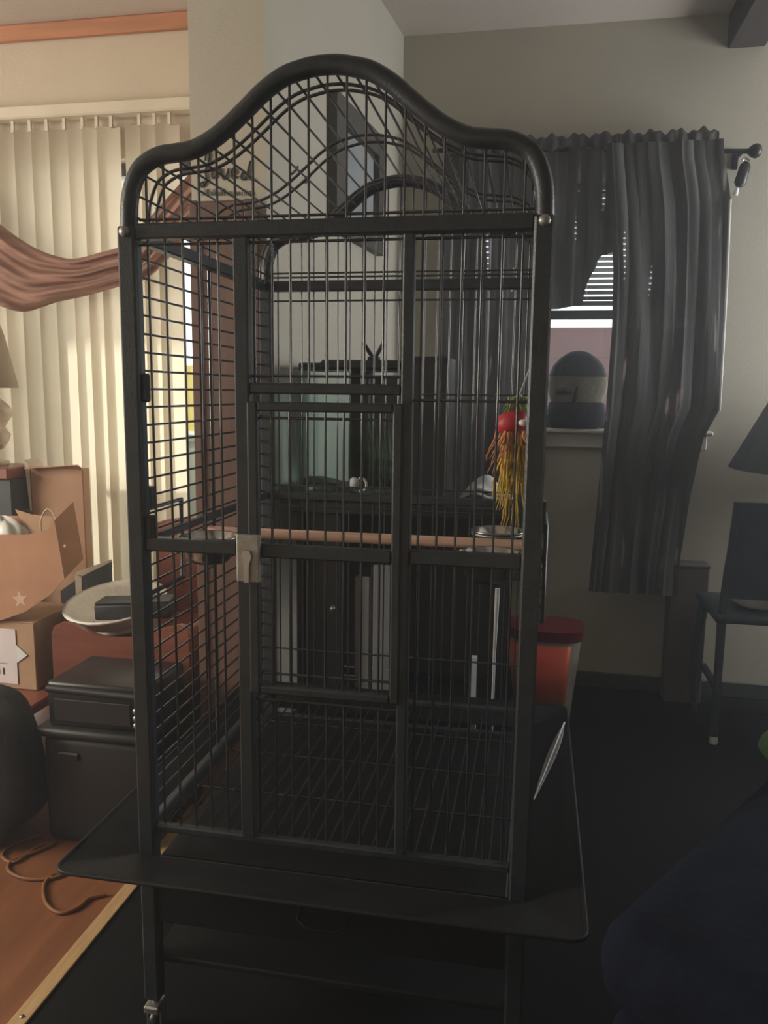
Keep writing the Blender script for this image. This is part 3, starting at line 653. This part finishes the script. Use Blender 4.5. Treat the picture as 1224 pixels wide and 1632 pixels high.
# wooden stand with scalloped panel
st = thing('wooden_stand', (-1.35, 2.6, 0), 'red-brown wooden stand with a scalloped front panel and taller arched back', 'stand')
pnl = [(82, 1160), (82, 1010), (86, 998), (96, 993), (112, 994), (130, 1002), (150, 1012), (175, 1018), (205, 1018), (235, 1012), (262, 1002), (285, 996), (296, 1000), (300, 1012), (304, 1160)]
q = [P(x, y, 2.37) for x, y in pnl]; q[0].z = 0; q[-1].z = 0; q[0].x = q[1].x; q[-1].x = q[-2].x
MB().prism([Vector((v.x, 2.37, v.z)) for v in q], (0, .022, 0)).build('front_panel', 'redwood', st)
xl, xr = q[1].x, q[-2].x
bp_ = [(xl+.02, 0)] + [(xl+.02+(xr-xl-.04)*i/14, .86+.06*math.sin(math.pi*i/14)**.6) for i in range(15)] + [(xr-.02, 0)]
xs0 = P(247, 830, 2.86).x; xs1 = xr+.05
bp_ = [(xs0, 0)] + [(xs0+(xs1-xs0)*i/12, P(255, 842, 2.86).z+.05*math.sin(math.pi*(i+.6)/13)**.5) for i in range(13)] + [(xs1, 0)]
MB().prism([Vector((x, 2.86, z)) for x, z in bp_], (0, .02, 0)).build('back_panel', 'redwood', st)
MB().box((xl+.01, 2.393, .49), (xr-.005, 2.859, .515), .003).build('shelf', 'redwood', st)
MB().box((xr-.022, 2.393, .0), (xr-.001, 2.859, .60), .003).build('side_board', 'redwood', st)
# white tray with black case
ty_c = P(186, 968, 2.60); tilt = RX(math.radians(9))
tw = tag(MB().lathe([(0, -.045), (.10, -.045), (.13, -.030), (.160, .012), (.178, .022), (.180, .029), (.166, .027), (.150, .016), (.125, -.022), (.10, -.036), (0, -.036)], (ty_c.x, 2.60, ty_c.z), 40, sx=.98, sy_=1.12, mtx=tilt).build('ornate_tray', 'white'), 'white embossed oval tray resting on the wooden stand', 'tray')
MB().lathe([(.085, 0), (.08, ty_c.z-.040-.5155)], (ty_c.x, 2.60, .5155), 20).build('foot', 'white', tw)
bc = thing('black_case', (ty_c.x+.03, 2.55, ty_c.z+.01), 'long black case lying in the white tray', 'case')
ca = P(206, 966, 2.52)
MB().box((ca.x-.105, 2.47, ca.z-.034), (ca.x+.16, 2.57, ca.z+.022), .008, mtx=RZ(.16) @ RY(-.05), seg=2).build('body', 'blk2', bc)
MB().box((ca.x-.103, 2.472, ca.z+.023), (ca.x+.158, 2.568, ca.z+.030), .003, mtx=RZ(.16) @ RY(-.05)).build('lid', 'slate', bc)
# tote with device on it
to = thing('storage_tote', (-1.25, 2.15, 0), 'charcoal plastic tote on the floor beside the cage', 'tote')
tlx, trx = P(62, 1240, 2.06).x, P(240, 1240, 2.06).x
tz = P(150, 1165, 2.06).z
MB().box((tlx+.015, 2.06, .001), (trx-.01, 2.33, tz-.03), .025, seg=3).build('body', 'blk2', to)
MB().box((tlx, 2.045, tz-.03), (trx, 2.345, tz), .012, seg=2).build('lid', 'blk2', to)
MB().box((tlx+.07, 2.052, tz-.10), (tlx+.14, 2.061, tz-.075), .004).build('grip', 'blk', to)
de_ = thing('disc_player', (-1.25, 2.2, tz), 'black electronic player stacked on the charcoal tote', 'player')
ez = P(150, 1092, 2.07).z
MB().box((tlx+.035, 2.07, tz+.0005), (trx-.005, 2.32, ez), .01, seg=2).build('housing', 'blk', de_)
MB().tube([(tlx+.04, 2.066, ez-.02), (trx-.01, 2.066, ez-.026)], .011, 8).build('front_bar', 'blk2', de_)
MB().box((tlx+.06, 2.064, tz+.02), (trx-.06, 2.0695, ez-.05), .002).build('tray_door', 'blk2', de_)
for i in range(3): MB().lathe([(0, .006), (.008, .005), (.009, 0)], (trx-.045, 2.0695, tz+.025+i*.022), 10, mtx=RX(HP)).build('button', 'zinc', de_)
# soft black bag under the table edge
def blob(cx, cy_, z0, rx, ry, h, e=.5, seed=1, wob=.04):
    rn = random.Random(seed); ph = [rn.uniform(0, 6.28) for _ in range(4)]
    def f(u, v):
        a = u*2*math.pi; b = (v-.5)*math.pi
        s = lambda t, p: math.copysign(abs(t)**p, t)
        k = 1 + wob*math.sin(3*a+ph[0]+4*b) + wob*.7*math.sin(5*a+ph[1]-3*b)
        return (cx + rx*k*s(math.cos(b), e)*s(math.cos(a), e), cy_ + ry*k*s(math.cos(b), e)*s(math.sin(a), e), z0 + h*(.5+.5*s(math.sin(b), e)*(1 if b < 0 else k)))
    return MB().grid(f, 40, 20)
db = thing('duffel_bag', (-1.8, 2.08, 0), 'black soft bag on the floor in front of the low table', 'bag')
blob(-1.70, 2.05, .002, .25, .13, .47, .6, 3).build('bag_body', 'dplush', db)
MB().tube([(-1.82, 2.03, .45), (-1.80, 2.02, .50), (-1.70, 2.01, .52), (-1.60, 2.02, .50), (-1.58, 2.03, .45)], .010, 8).build('strap', 'blk', db)
# cord loops on the laminate
def ground(x, y, z=.006):
    d = ray(x, y); s_ = (z-CH)/d.z; return (d.x*s_, d.y*s_, z)
cp_ = [(70, 1330), (40, 1338), (12, 1352), (4, 1366), (24, 1374), (60, 1350), (88, 1343), (60, 1356), (20, 1372), (14, 1388), (40, 1400), (80, 1400), (104, 1392), (84, 1395), (70, 1412), (74, 1440), (96, 1455), (125, 1446), (142, 1432), (170, 1425)]
tag(MB().tube([ground(x, y) for x, y in smooth_poly(cp_, 5)], .0055, 7).build('extension_cord', 'cord'), 'orange-brown extension cord looping on the laminate floor', 'cord')

# ------------------------------------------------------------------ behind the cage: aquarium and stand
AX0, AX1, AY0, AY1 = -.738, -.405, 2.40, 2.68
AX0b = -.738
az0, az1 = 1.045, 1.445
sd = thing('aquarium_stand', (-.45, 2.6, 0), 'dark open metal stand carrying the aquarium', 'stand')
SX1 = -.06
MB().box((AX0-.004, AY0-.02, 1.005), (SX1, AY1+.16, 1.040), .003).build('top_shelf', 'blk2', sd)
for x in (AX0+.01, SX1-.03):
    for y in (AY0-.01, AY1+.12): MB().box((x, y, 0), (x+.025, y+.025, 1.0045), .002).build('leg', 'blk', sd)
for y in (AY0-.008, AY1+.122): MB().box((AX0+.036, y, .33), (SX1-.031, y+.018, .355), .002).build('lower_rail', 'blk', sd)
cdr = MB().box((AX0+.036, AY0+.0, .356), (-.585, AY0+.015, 1.004), .002).build('cabinet_door', 'blk2', sd)
MB().lathe([(0, .016), (.008, .014), (.006, .004), (.009, 0)], (-.61, AY0-.0005, .70), 10, mtx=RX(HP)).build('knob', 'zinc', cdr)
MB().box((AX0+.036, AY1+.145, .356), (SX1-.031, AY1+.155, 1.004), .002).build('back_panel', 'slate', sd)
MB().box((AX0+.036, AY0+.02, .32), (SX1-.031, AY1+.12, .329), .002).build('lower_shelf', 'blk', sd)
aq = thing('aquarium', (-.54, 2.54, 1.041), 'glass aquarium with teal water and dark hood behind the cage', 'aquarium')
g = .006
MB().box((AX0, AY0, 1.0405), (AX1, AY1, 1.052), .002).build('base_trim', 'blk', aq)
MB().box((AX0, AY0, 1.0525), (AX1, AY0+g, az1)).build('front_pane', 'teal', aq)
MB().box((AX0, AY1-g, 1.0525), (AX1, AY1, az1)).build('back_pane', 'teal', aq)
MB().box((AX0, AY0+g, 1.0525), (AX0+g, AY1-g, az1)).build('side_pane', 'teal', aq)
MB().box((AX1-g, AY0+g, 1.0525), (AX1, AY1-g, az1)).build('side_pane', 'teal', aq)
MB().box((AX0+g+.001, AY0+g+.001, 1.10), (AX1-g-.001, AY1-g-.001, 1.38)).build('water', 'water', aq)
gv = MB().grid(lambda u, v: (AX0+g+(AX1-AX0-2*g)*u, AY0+g+(AY1-AY0-2*g)*v, 1.075+.03*math.sin(u*5+1)*math.sin(v*3+.5)+.004*math.sin(u*40)*math.sin(v*31)), 30, 20).build('gravel', 'rock', aq)
MB().box((AX0+.125, AY1-.05, 1.06), (AX1-.01, AY1-.012, az1-.01), .002).build('backdrop', 'blk2', aq)
hd_ = MB().box((-.655, AY0-.004, az1), (AX1+.003, AY1+.004, 1.475), .008).build('hood', 'blk', aq)
MB().box((AX0, AY0+.05, az1), (-.656, AY1, 1.468), .004).build('feeder_lid', 'slate', aq)
MB().box((-.60, AY1-.12, 1.18), (-.53, AY1-.055, az1), .006).build('filter', 'blk', aq)
for i in range(7):
    x = -.52+.013*i; MB().tube([(x, 2.50+.01*(i % 3), 1.08), (x+.01, 2.5, 1.18), (x-.008, 2.50, 1.28+.01*i)], [.006, .008, .002], 6).build('water_plant', 'weed', aq)
hc = P(568, 770, 2.398)
th = MB().lathe([(0, 0), (.016, 0), (.018, .004), (.016, .010), (0, .012)], (hc.x-.006, 2.3995, hc.z), 20, mtx=RX(HP)).build('dial', 'pale', aq); th['label'] = 'small round pale dial on the glass'
MB().tube([(hc.x+.016+.018*math.cos(a), 2.392, hc.z-.004+.020*math.sin(a)) for a in [(-1.9+i*.32) for i in range(13)]], .0045, 7).build('dial_clip', 'pale', aq)
vt = thing('v_clip', (-.498, 2.45, 1.476), 'black v-shaped clip standing on the aquarium hood', 'clip')
MB().box((-.515, 2.44, 1.4755), (-.480, 2.47, 1.487), .002).build('base', 'blk', vt)
MB().tube([(-.502, 2.455, 1.485), (-.532, 2.455, 1.530)], .0065, 7).build('prong', 'blk', vt)
MB().tube([(-.492, 2.455, 1.485), (-.468, 2.455, 1.530)], .0065, 7).build('prong', 'blk', vt)
spk = thing('black_speaker', (-.36, 2.9, 1.041), 'tall black speaker box right of the aquarium', 'speaker')
sa = P(655, 568, 2.4)
MB().box((-.388, 2.395, 1.0405), (-.252, 2.525, sa.z), .006).build('cabinet', 'blk', spk)
MB().box((-.382, 2.388, 1.06), (-.262, 2.3945, sa.z-.02), .003).build('grille', 'blk2', spk)
wc = thing('white_cloth', (-.12, 2.6, 1.041), 'folded white cloth lying on the stand behind the bars', 'cloth')
def cloth(u, v):
    return (-.225+.15*u, 2.46+.20*v, 1.047+.045*math.sin(math.pi*min(1, u*1.2+.05))*(.6+.4*v)+.012*math.sin(u*9+v*4)*u)
solid(MB().grid(cloth, 18, 14).build('fold', 'pale', wc), .006)
solid(MB().grid(lambda u, v: (cloth(u, v)[0]+.01, cloth(u, v)[1]+.02, cloth(u, v)[2]+.012), 18, 14).build('fold', 'pale', wc), .006)
# pale boards under the stand
for c0_, c1_, yt_, lb_ in ((567, 590, 918, 'left'), (596, 621, 900, 'right')):
    a, b = P(c0_, yt_, 2.45), P(c1_, yt_, 2.45)
    tag(MB().box((a.x, 2.44, .3295), (b.x, 2.46, a.z), .002).build('upright_board', 'dullg'), lb_ + ' pale grey upright board on the lower shelf of the stand', 'board', 'pale boards under the stand')
a, b = P(750, 1045, 2.365), P(762, 1045, 2.365)
tag(MB().box((a.x, 2.356, .001), (b.x, 2.374, a.z), .002).build('blue_strip', 'bluew'), 'narrow pale blue strip standing upright behind the cage', 'strip')
a = P(793, 938, 2.365)
tag(MB().tube([(P(786, 1090, 2.365).x, 2.365, .001), (P(788, 1040, 2.365).x, 2.365, P(788, 1040, 2.365).z), a], [.004, .005, .008], 8).build('white_pole', 'pale'), 'thin white pole standing behind the cage right of the blue strip', 'pole')
dbx = thing('dark_box', (-.45, 2.5, 0), 'dark grey box on the floor behind the cage', 'box')
MB().box((-.60, 2.46, .001), (-.33, 2.70, .27), .006).build('body', 'slate', dbx)
MB().box((-.605, 2.455, .27), (-.325, 2.705, .30), .006).build('lid', 'slate', dbx)

# ------------------------------------------------------------------ curtains
cr_ = thing('curtain_rod', (.2, 3.70, 2.40), 'black curtain rod with a round finial above the window', 'curtain rod')
ra, rb = P(690, 240, 3.70), P(1192, 241, 3.70)
MB().tube([ra, rb], .010, 10).build('pole', 'rod', cr_)
MB().lathe([(0, -.01), (.012, 0), (.024, .014), (.03, .032), (.022, .048), (0, .056)], (rb.x, 3.70, rb.z), 14, mtx=RY(HP)).build('finial', 'rod', cr_)
for x in (ra.x+.05, rb.x-.03): MB().box((x-.01, 3.70, rb.z-.012), (x+.01, YB-.001, rb.z+.004), .002).box((x-.012, YB-.012, rb.z-.05), (x+.012, YB-.001, rb.z+.03), .003).build('bracket', 'rod', cr_)
hk = thing('curtain_tieback', P(1183, 295, 3.72), 'dark oval tieback hanging under the rod finial', 'tieback')
ta, tb_ = P(1190, 258, 3.72), P(1177, 298, 3.72)
MB().tube([ta, ta.lerp(tb_, .15), ta.lerp(tb_, .85), tb_], [.010, .022, .024, .012], 12, flat=.6).build('body', 'rod', hk)
MB().tube([P(1183, 256, 3.70), P(1188, 251, 3.70), P(1195, 256, 3.70)], .004, 6).build('loop', 'steel', hk)
MB().tube([P(1175, 300, 3.72), P(1171, 312, 3.72)], [.007, .012], 8).build('tip', 'transw', hk)
def panel(name, tl, trr, bl, brr, yc, zbot, nf_, amp, label, seed, hem=None):
    rn = random.Random(seed); ph = [rn.uniform(0, 6.28) for _ in range(3)]
    th_ = thing(name, ((tl+trr)/2, 3.68, zbot), label, 'curtain')
    zr_ = ra.z
    def f(u, v):                       # v from the hem up to the rod pocket
        e = v*v*(3-2*v)
        xl_ = bl(v) if callable(bl) else bl+(tl-bl)*e; xr_ = brr(v) if callable(brr) else brr+(trr-brr)*e
        x = xl_+(xr_-xl_)*u; zb_ = hem(u) if hem else zbot
        k = amp*(1-.35*v)*(.6+.4*math.sin(u*11+ph[2]))
        y = yc + k*math.sin(u*nf_*6.28+ph[0]) + k*.45*math.sin(u*nf_*2.3*6.28+ph[1]+v) + .006*math.sin(v*9+u*20+ph[2])
        return (x + .006*math.sin(u*nf_*12.6), y, zb_+(zr_-.02-zb_)*v)
    MB().grid(f, int(nf_*16), 30).build('drape', 'curtain', th_)
    def g_(u, v):
        x = tl+(trr-tl)*u; a = v*2*math.pi
        hgt = .034+.008*math.sin(u*nf_*.9*6.28+ph[1])+.006*math.sin(u*nf_*2.1*6.28+ph[2])
        return (x, 3.70 + .018*math.sin(a)*(1+.25*math.sin(u*nf_*1.7*6.28+ph[0])) - .006, zr_+.002+(hgt*max(math.cos(a), -.7)))
    MB().grid(g_, int(nf_*20), 10).build('ruffled_heading', 'curtain', th_)
    return th_
c870, c975 = P(868, 240, 3.66).x, P(975, 520, 3.66).x
cL = P(705, 240, 3.66).x; cR = P(1146, 240, 3.66).x
def edge(pts, zb):
    E_ = [P(*q, 3.66) for q in pts]
    def f(v):
        z = zb + (ra.z-.02-zb)*v
        for a, b in zip(E_, E_[1:]):
            if z <= b.z: return a.x + (b.x-a.x)*max(0, (z-a.z)/(b.z-a.z))
        return E_[-1].x
    return f
HX = [(P(c_, 480, 3.66).x, P(c_, y_, 3.66).z) for c_, y_ in ((868, 938), (880, 492), (925, 486), (946, 425), (958, 405), (990, 395))]
def hem1(u):
    x = cL + (P(988, 240, 3.66).x-cL)*u
    if x <= HX[0][0]: return .52
    for (xa, za), (xb, zb) in zip(HX, HX[1:]):
        if x <= xb: k = (x-xa)/(xb-xa); k = k*k*(3-2*k); return (.52 if xa == HX[0][0] else za)*(1-k) + zb*k
    return HX[-1][1]
t1 = panel('dark_curtain', cL, P(988, 240, 3.66).x, cL, P(988, 240, 3.66).x, 3.688, .52, 8, .008, 'dark sheer curtain panel behind the right side of the cage', 5, hem1)
t2 = panel('dark_curtain', P(966, 240, 3.66).x, cR, edge(((938, 940), (966, 640), (975, 520), (977, 430), (972, 330), (966, 240)), .50), edge(((1078, 945), (1080, 905), (1098, 790), (1118, 700), (1146, 650), (1156, 480), (1163, 330), (1160, 300), (1150, 240)), .50), 3.640, .50, 5, .012, 'dark sheer curtain panel hanging at the right end of the rod', 9)
MB().tube([P(1164, 318, 3.63), P(1157, 480, 3.63), P(1147, 655, 3.63)], .005, 6).build('white_edge', 'transw', t2)  # white strip along the outer edge of the right panel
# round plush ornament on the sill
ov = thing('sill_ornament', (.17, 3.79, WZ0), 'dim rounded beige and black plush ornament on the window sill', 'ornament')
oz = WZ0+.0005
MB().lathe([(.10, 0), (.128, .02), (.135, .06), (.125, .115), (.118, .12)], (0.178, 3.792, oz), 28, sy_=.5).build('base', 'dplush', ov)
MB().lathe([(.115, .118), (.130, .16), (.135, .20), (.126, .24), (.10, .28)], (0.178, 3.792, oz), 28, sy_=.5).build('face', 'beige', ov)
MB().lathe([(.131, .235), (.112, .285), (.08, .32), (.04, .345), (0, .352)], (0.178, 3.792, oz), 28, sy_=.52).build('cap', 'dplush', ov)
MB().tube([(.085, 3.732, oz+.165), (.12, 3.725, oz+.17), (.15, 3.724, oz+.16)], [.012, .018, .006], 8).build('muzzle_mark', 'dplush', ov)
MB().tube([(.175, 3.723, oz+.19), (.168, 3.723, oz+.15), (.165, 3.727, oz+.11)], [.005, .008, .010], 8).build('muzzle_mark', 'dplush', ov)

# ------------------------------------------------------------------ right side: pail, chair, lamp, navy ottoman
pl = thing('plastic_pail', (.07, 3.35, 0), 'white plastic pail with red lid and orange-red label by the wall', 'pail')
PX, PY = .075, 3.40; pr = .155
def pail(r0, r1, z0, z1, n_=32):
    vs_ = []
    for z, r_ in ((z0, r0), (z1, r1)):
        for k in range(n_):
            a = 2*math.pi*k/n_; s = lambda t: math.copysign(abs(t)**.6, t); vs_.append((PX+r_*s(math.cos(a)), PY+r_*.8*s(math.sin(a)), z))
    return MB().add(vs_, [(k, (k+1) % n_, n_+(k+1) % n_, n_+k) for k in range(n_)], True).add(vs_[:n_][::-1], [list(range(n_))]).add(vs_[n_:], [list(range(n_))])
pail(.118, .150, .001, .36).build('body', 'whp', pl)
pail(.157, .160, .361, .405).build('lid', 'redp', pl)
lbm = pail(.1245, .1525, .04, .345); lbm.f = [f for f in lbm.f[:32] if True]; lbm.sm = lbm.sm[:32]
keep = [k for k in range(32) if 13 <= k <= 26]
lbm.f = [lbm.f[k] for k in keep]; lbm.sm = [True]*len(keep)
o = lbm.build('label_wrap', 'redl', pl); solid(o, .0008)

ch = thing('side_chair', (1.0, 3.35, 0), 'dark navy wooden chair facing the back wall', 'chair')
cx0, cx1, cy0, cy1 = .72, 1.14, 3.22, 3.62
MB().box((cx0, cy0, .50), (cx1, cy1, .535), .012, seg=2).build('seat', 'navyw', ch)
for x in (cx0+.015, cx1-.045): MB().tube([(x+.015, cy0+.02, .0), (x+.015, cy0+.035, .5), (x+.022, cy0+.02, .70), (x+.03, cy0-.03, .97)], [.014, .018, .018, .014], 8).build('rear_leg', 'navyw', ch)
for x in (cx0+.015, cx1-.045): MB().tube([(x+.005, cy1-.03, .0), (x-.012, cy1-.035, .16), (x-.005, cy1-.035, .32), (x+.015, cy1-.035, .5)], [.012, .018, .020, .022], 8).build('front_leg', 'navyw', ch)
MB().prism([(cx0+.02, cy0+.014, .60), (cx1-.02, cy0+.014, .60), (cx1-.01, cy0-.035, .985), (cx0+.03, cy0-.035, .985)], (0, .022, 0)).build('backrest', 'navyw', ch)
MB().box((cx0+.03, cy0+.03, .20), (cx0+.05, cy1-.05, .225)).build('stretcher', 'navyw', ch)
MB().box((cx1-.05, cy0+.03, .20), (cx1-.03, cy1-.05, .225)).build('stretcher', 'navyw', ch)
tag(blob(.96, 3.40, .5355, .15, .12, .07, .7, 5).build('seat_cushion', 'whp'), 'pale cushion lying on the navy chair seat', 'cushion')
MB().lathe([(.016, 0), (.018, .012), (.014, .03)], (cx0+.03, cy0+.02, 0.0005), 10).build('foot_cap', 'tissue', ch)
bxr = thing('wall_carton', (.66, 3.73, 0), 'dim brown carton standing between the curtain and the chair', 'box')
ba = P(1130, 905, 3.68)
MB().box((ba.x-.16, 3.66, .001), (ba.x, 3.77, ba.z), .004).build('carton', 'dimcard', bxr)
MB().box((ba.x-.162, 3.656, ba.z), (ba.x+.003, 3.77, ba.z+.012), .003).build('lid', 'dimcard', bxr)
et = thing('end_table', (1.32, 3.3, 0), 'dark round end table at the right edge under the lamp', 'table')
MB().lathe([(.0, .585), (.20, .585), (.21, .592), (.21, .606), (.20, .612), (0, .612)], (1.375, 3.3, 0), 28).build('table_top', 'navyw', et)
MB().lathe([(.02, .03), (.024, .2), (.035, .4), (.022, .5), (.03, .584)], (1.375, 3.3, 0), 14).build('pedestal', 'navyw', et)
for i in range(3):
    a = i*2.094+.4; MB().tube([(1.375+.02*math.cos(a), 3.3+.02*math.sin(a), .10), (1.375+.1*math.cos(a), 3.3+.1*math.sin(a), .06), (1.375+.18*math.cos(a), 3.3+.18*math.sin(a), .012)], [.014, .013, .011], 8).build('foot', 'navyw', et)
ll = thing('shaded_lamp', (1.1, 3.3, .613), 'lamp with a slate grey cone shade at the right edge', 'lamp')
lz0 = P(1165, 746, 3.3); lz1 = P(1224, 650, 3.3)
LX = 1.22; slope = (lz1.x-lz0.x)/(lz1.z-lz0.z); rb_ = LX-lz0.x; top_z = lz0.z+.33; rt_ = rb_-slope*.33
sh2 = MB().lathe([(rb_, lz0.z), (max(.07, rt_), top_z)], (LX, 3.3, 0), 36); sh2.f = sh2.f[:-2]; sh2.sm = sh2.sm[:-2]
solid(sh2.build('lamp_shade', 'shade', ll), .003)
MB().lathe([(.05, .613), (.054, .625), (.03, .645), (.05, .75), (.06, .85), (.03, .95), (.012, 1.0), (.012, lz0.z+.1)], (LX, 3.3, 0), 18).build('lamp_base', 'navyw', ll)

ot = thing('navy_ottoman', (.85, 1.0, 0), 'dark navy blanket-covered ottoman at the lower right', 'ottoman')
OT = Matrix.Translation((.67, 1.34, 0)) @ Matrix.Rotation(math.radians(56), 4, 'Z')
def ottb(a, b, bev, name, m, seg=4):
    mb = MB().box(a, b, bev, seg=seg); mb.v = [tuple(OT @ Vector(q)) for q in mb.v]; return mb.build(name, m, ot)
ottb((-.46, -.40, .07), (.46, .34, .44), .05, 'body', 'navy')
ottb((-.48, -.42, .445), (.48, .36, .60), .07, 'blanket', 'navy')
for x in (-.4, .4):
    for y in (-.33, .28): ottb((x-.025, y-.025, 0), (x+.025, y+.025, .069), .005, 'foot', 'blk', 1)
gx = OT @ Vector((.42, .12, 0))
gp = P(1228, 1190, 1.62)
tag(blob(.575, 1.745, .602, .075, .06, .08, .8, 8).build('green_pillow', 'green'), 'small green pillow on the navy ottoman at the right edge', 'pillow')

# pale strip laid in the seed skirt, standing in for a glint
fe = thing('glint_strip', (.08, 2.02, .445), 'long pale grey strip added for the glint on the right side of the seed skirt', 'glint_strip')
def on_skirt(x, y): k = max(0, min(1, (x-X1-.018)/(dx-.018))); return Vector((x, y, zi + (zr-zi)*k + .006))
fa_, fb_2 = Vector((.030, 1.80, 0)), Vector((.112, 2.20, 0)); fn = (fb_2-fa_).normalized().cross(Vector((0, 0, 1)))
def glint_half(side):
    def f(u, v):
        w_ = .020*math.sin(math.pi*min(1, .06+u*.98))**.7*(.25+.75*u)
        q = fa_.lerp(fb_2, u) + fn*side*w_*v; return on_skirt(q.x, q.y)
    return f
solid(MB().grid(glint_half(1), 14, 3).build('glint_half', 'glint', fe), .0012); solid(MB().grid(glint_half(-1), 14, 3).build('glint_half', 'glint', fe), .0012)
MB().tube([on_skirt(*(fa_.lerp(fb_2, t_)).xy)+Vector((0, 0, .0015)) for t_ in (0, .25, .5, .75, 1)], [.001, .0014, .0018, .0022, .0025], 6).build('glint_rib', 'transw', fe)
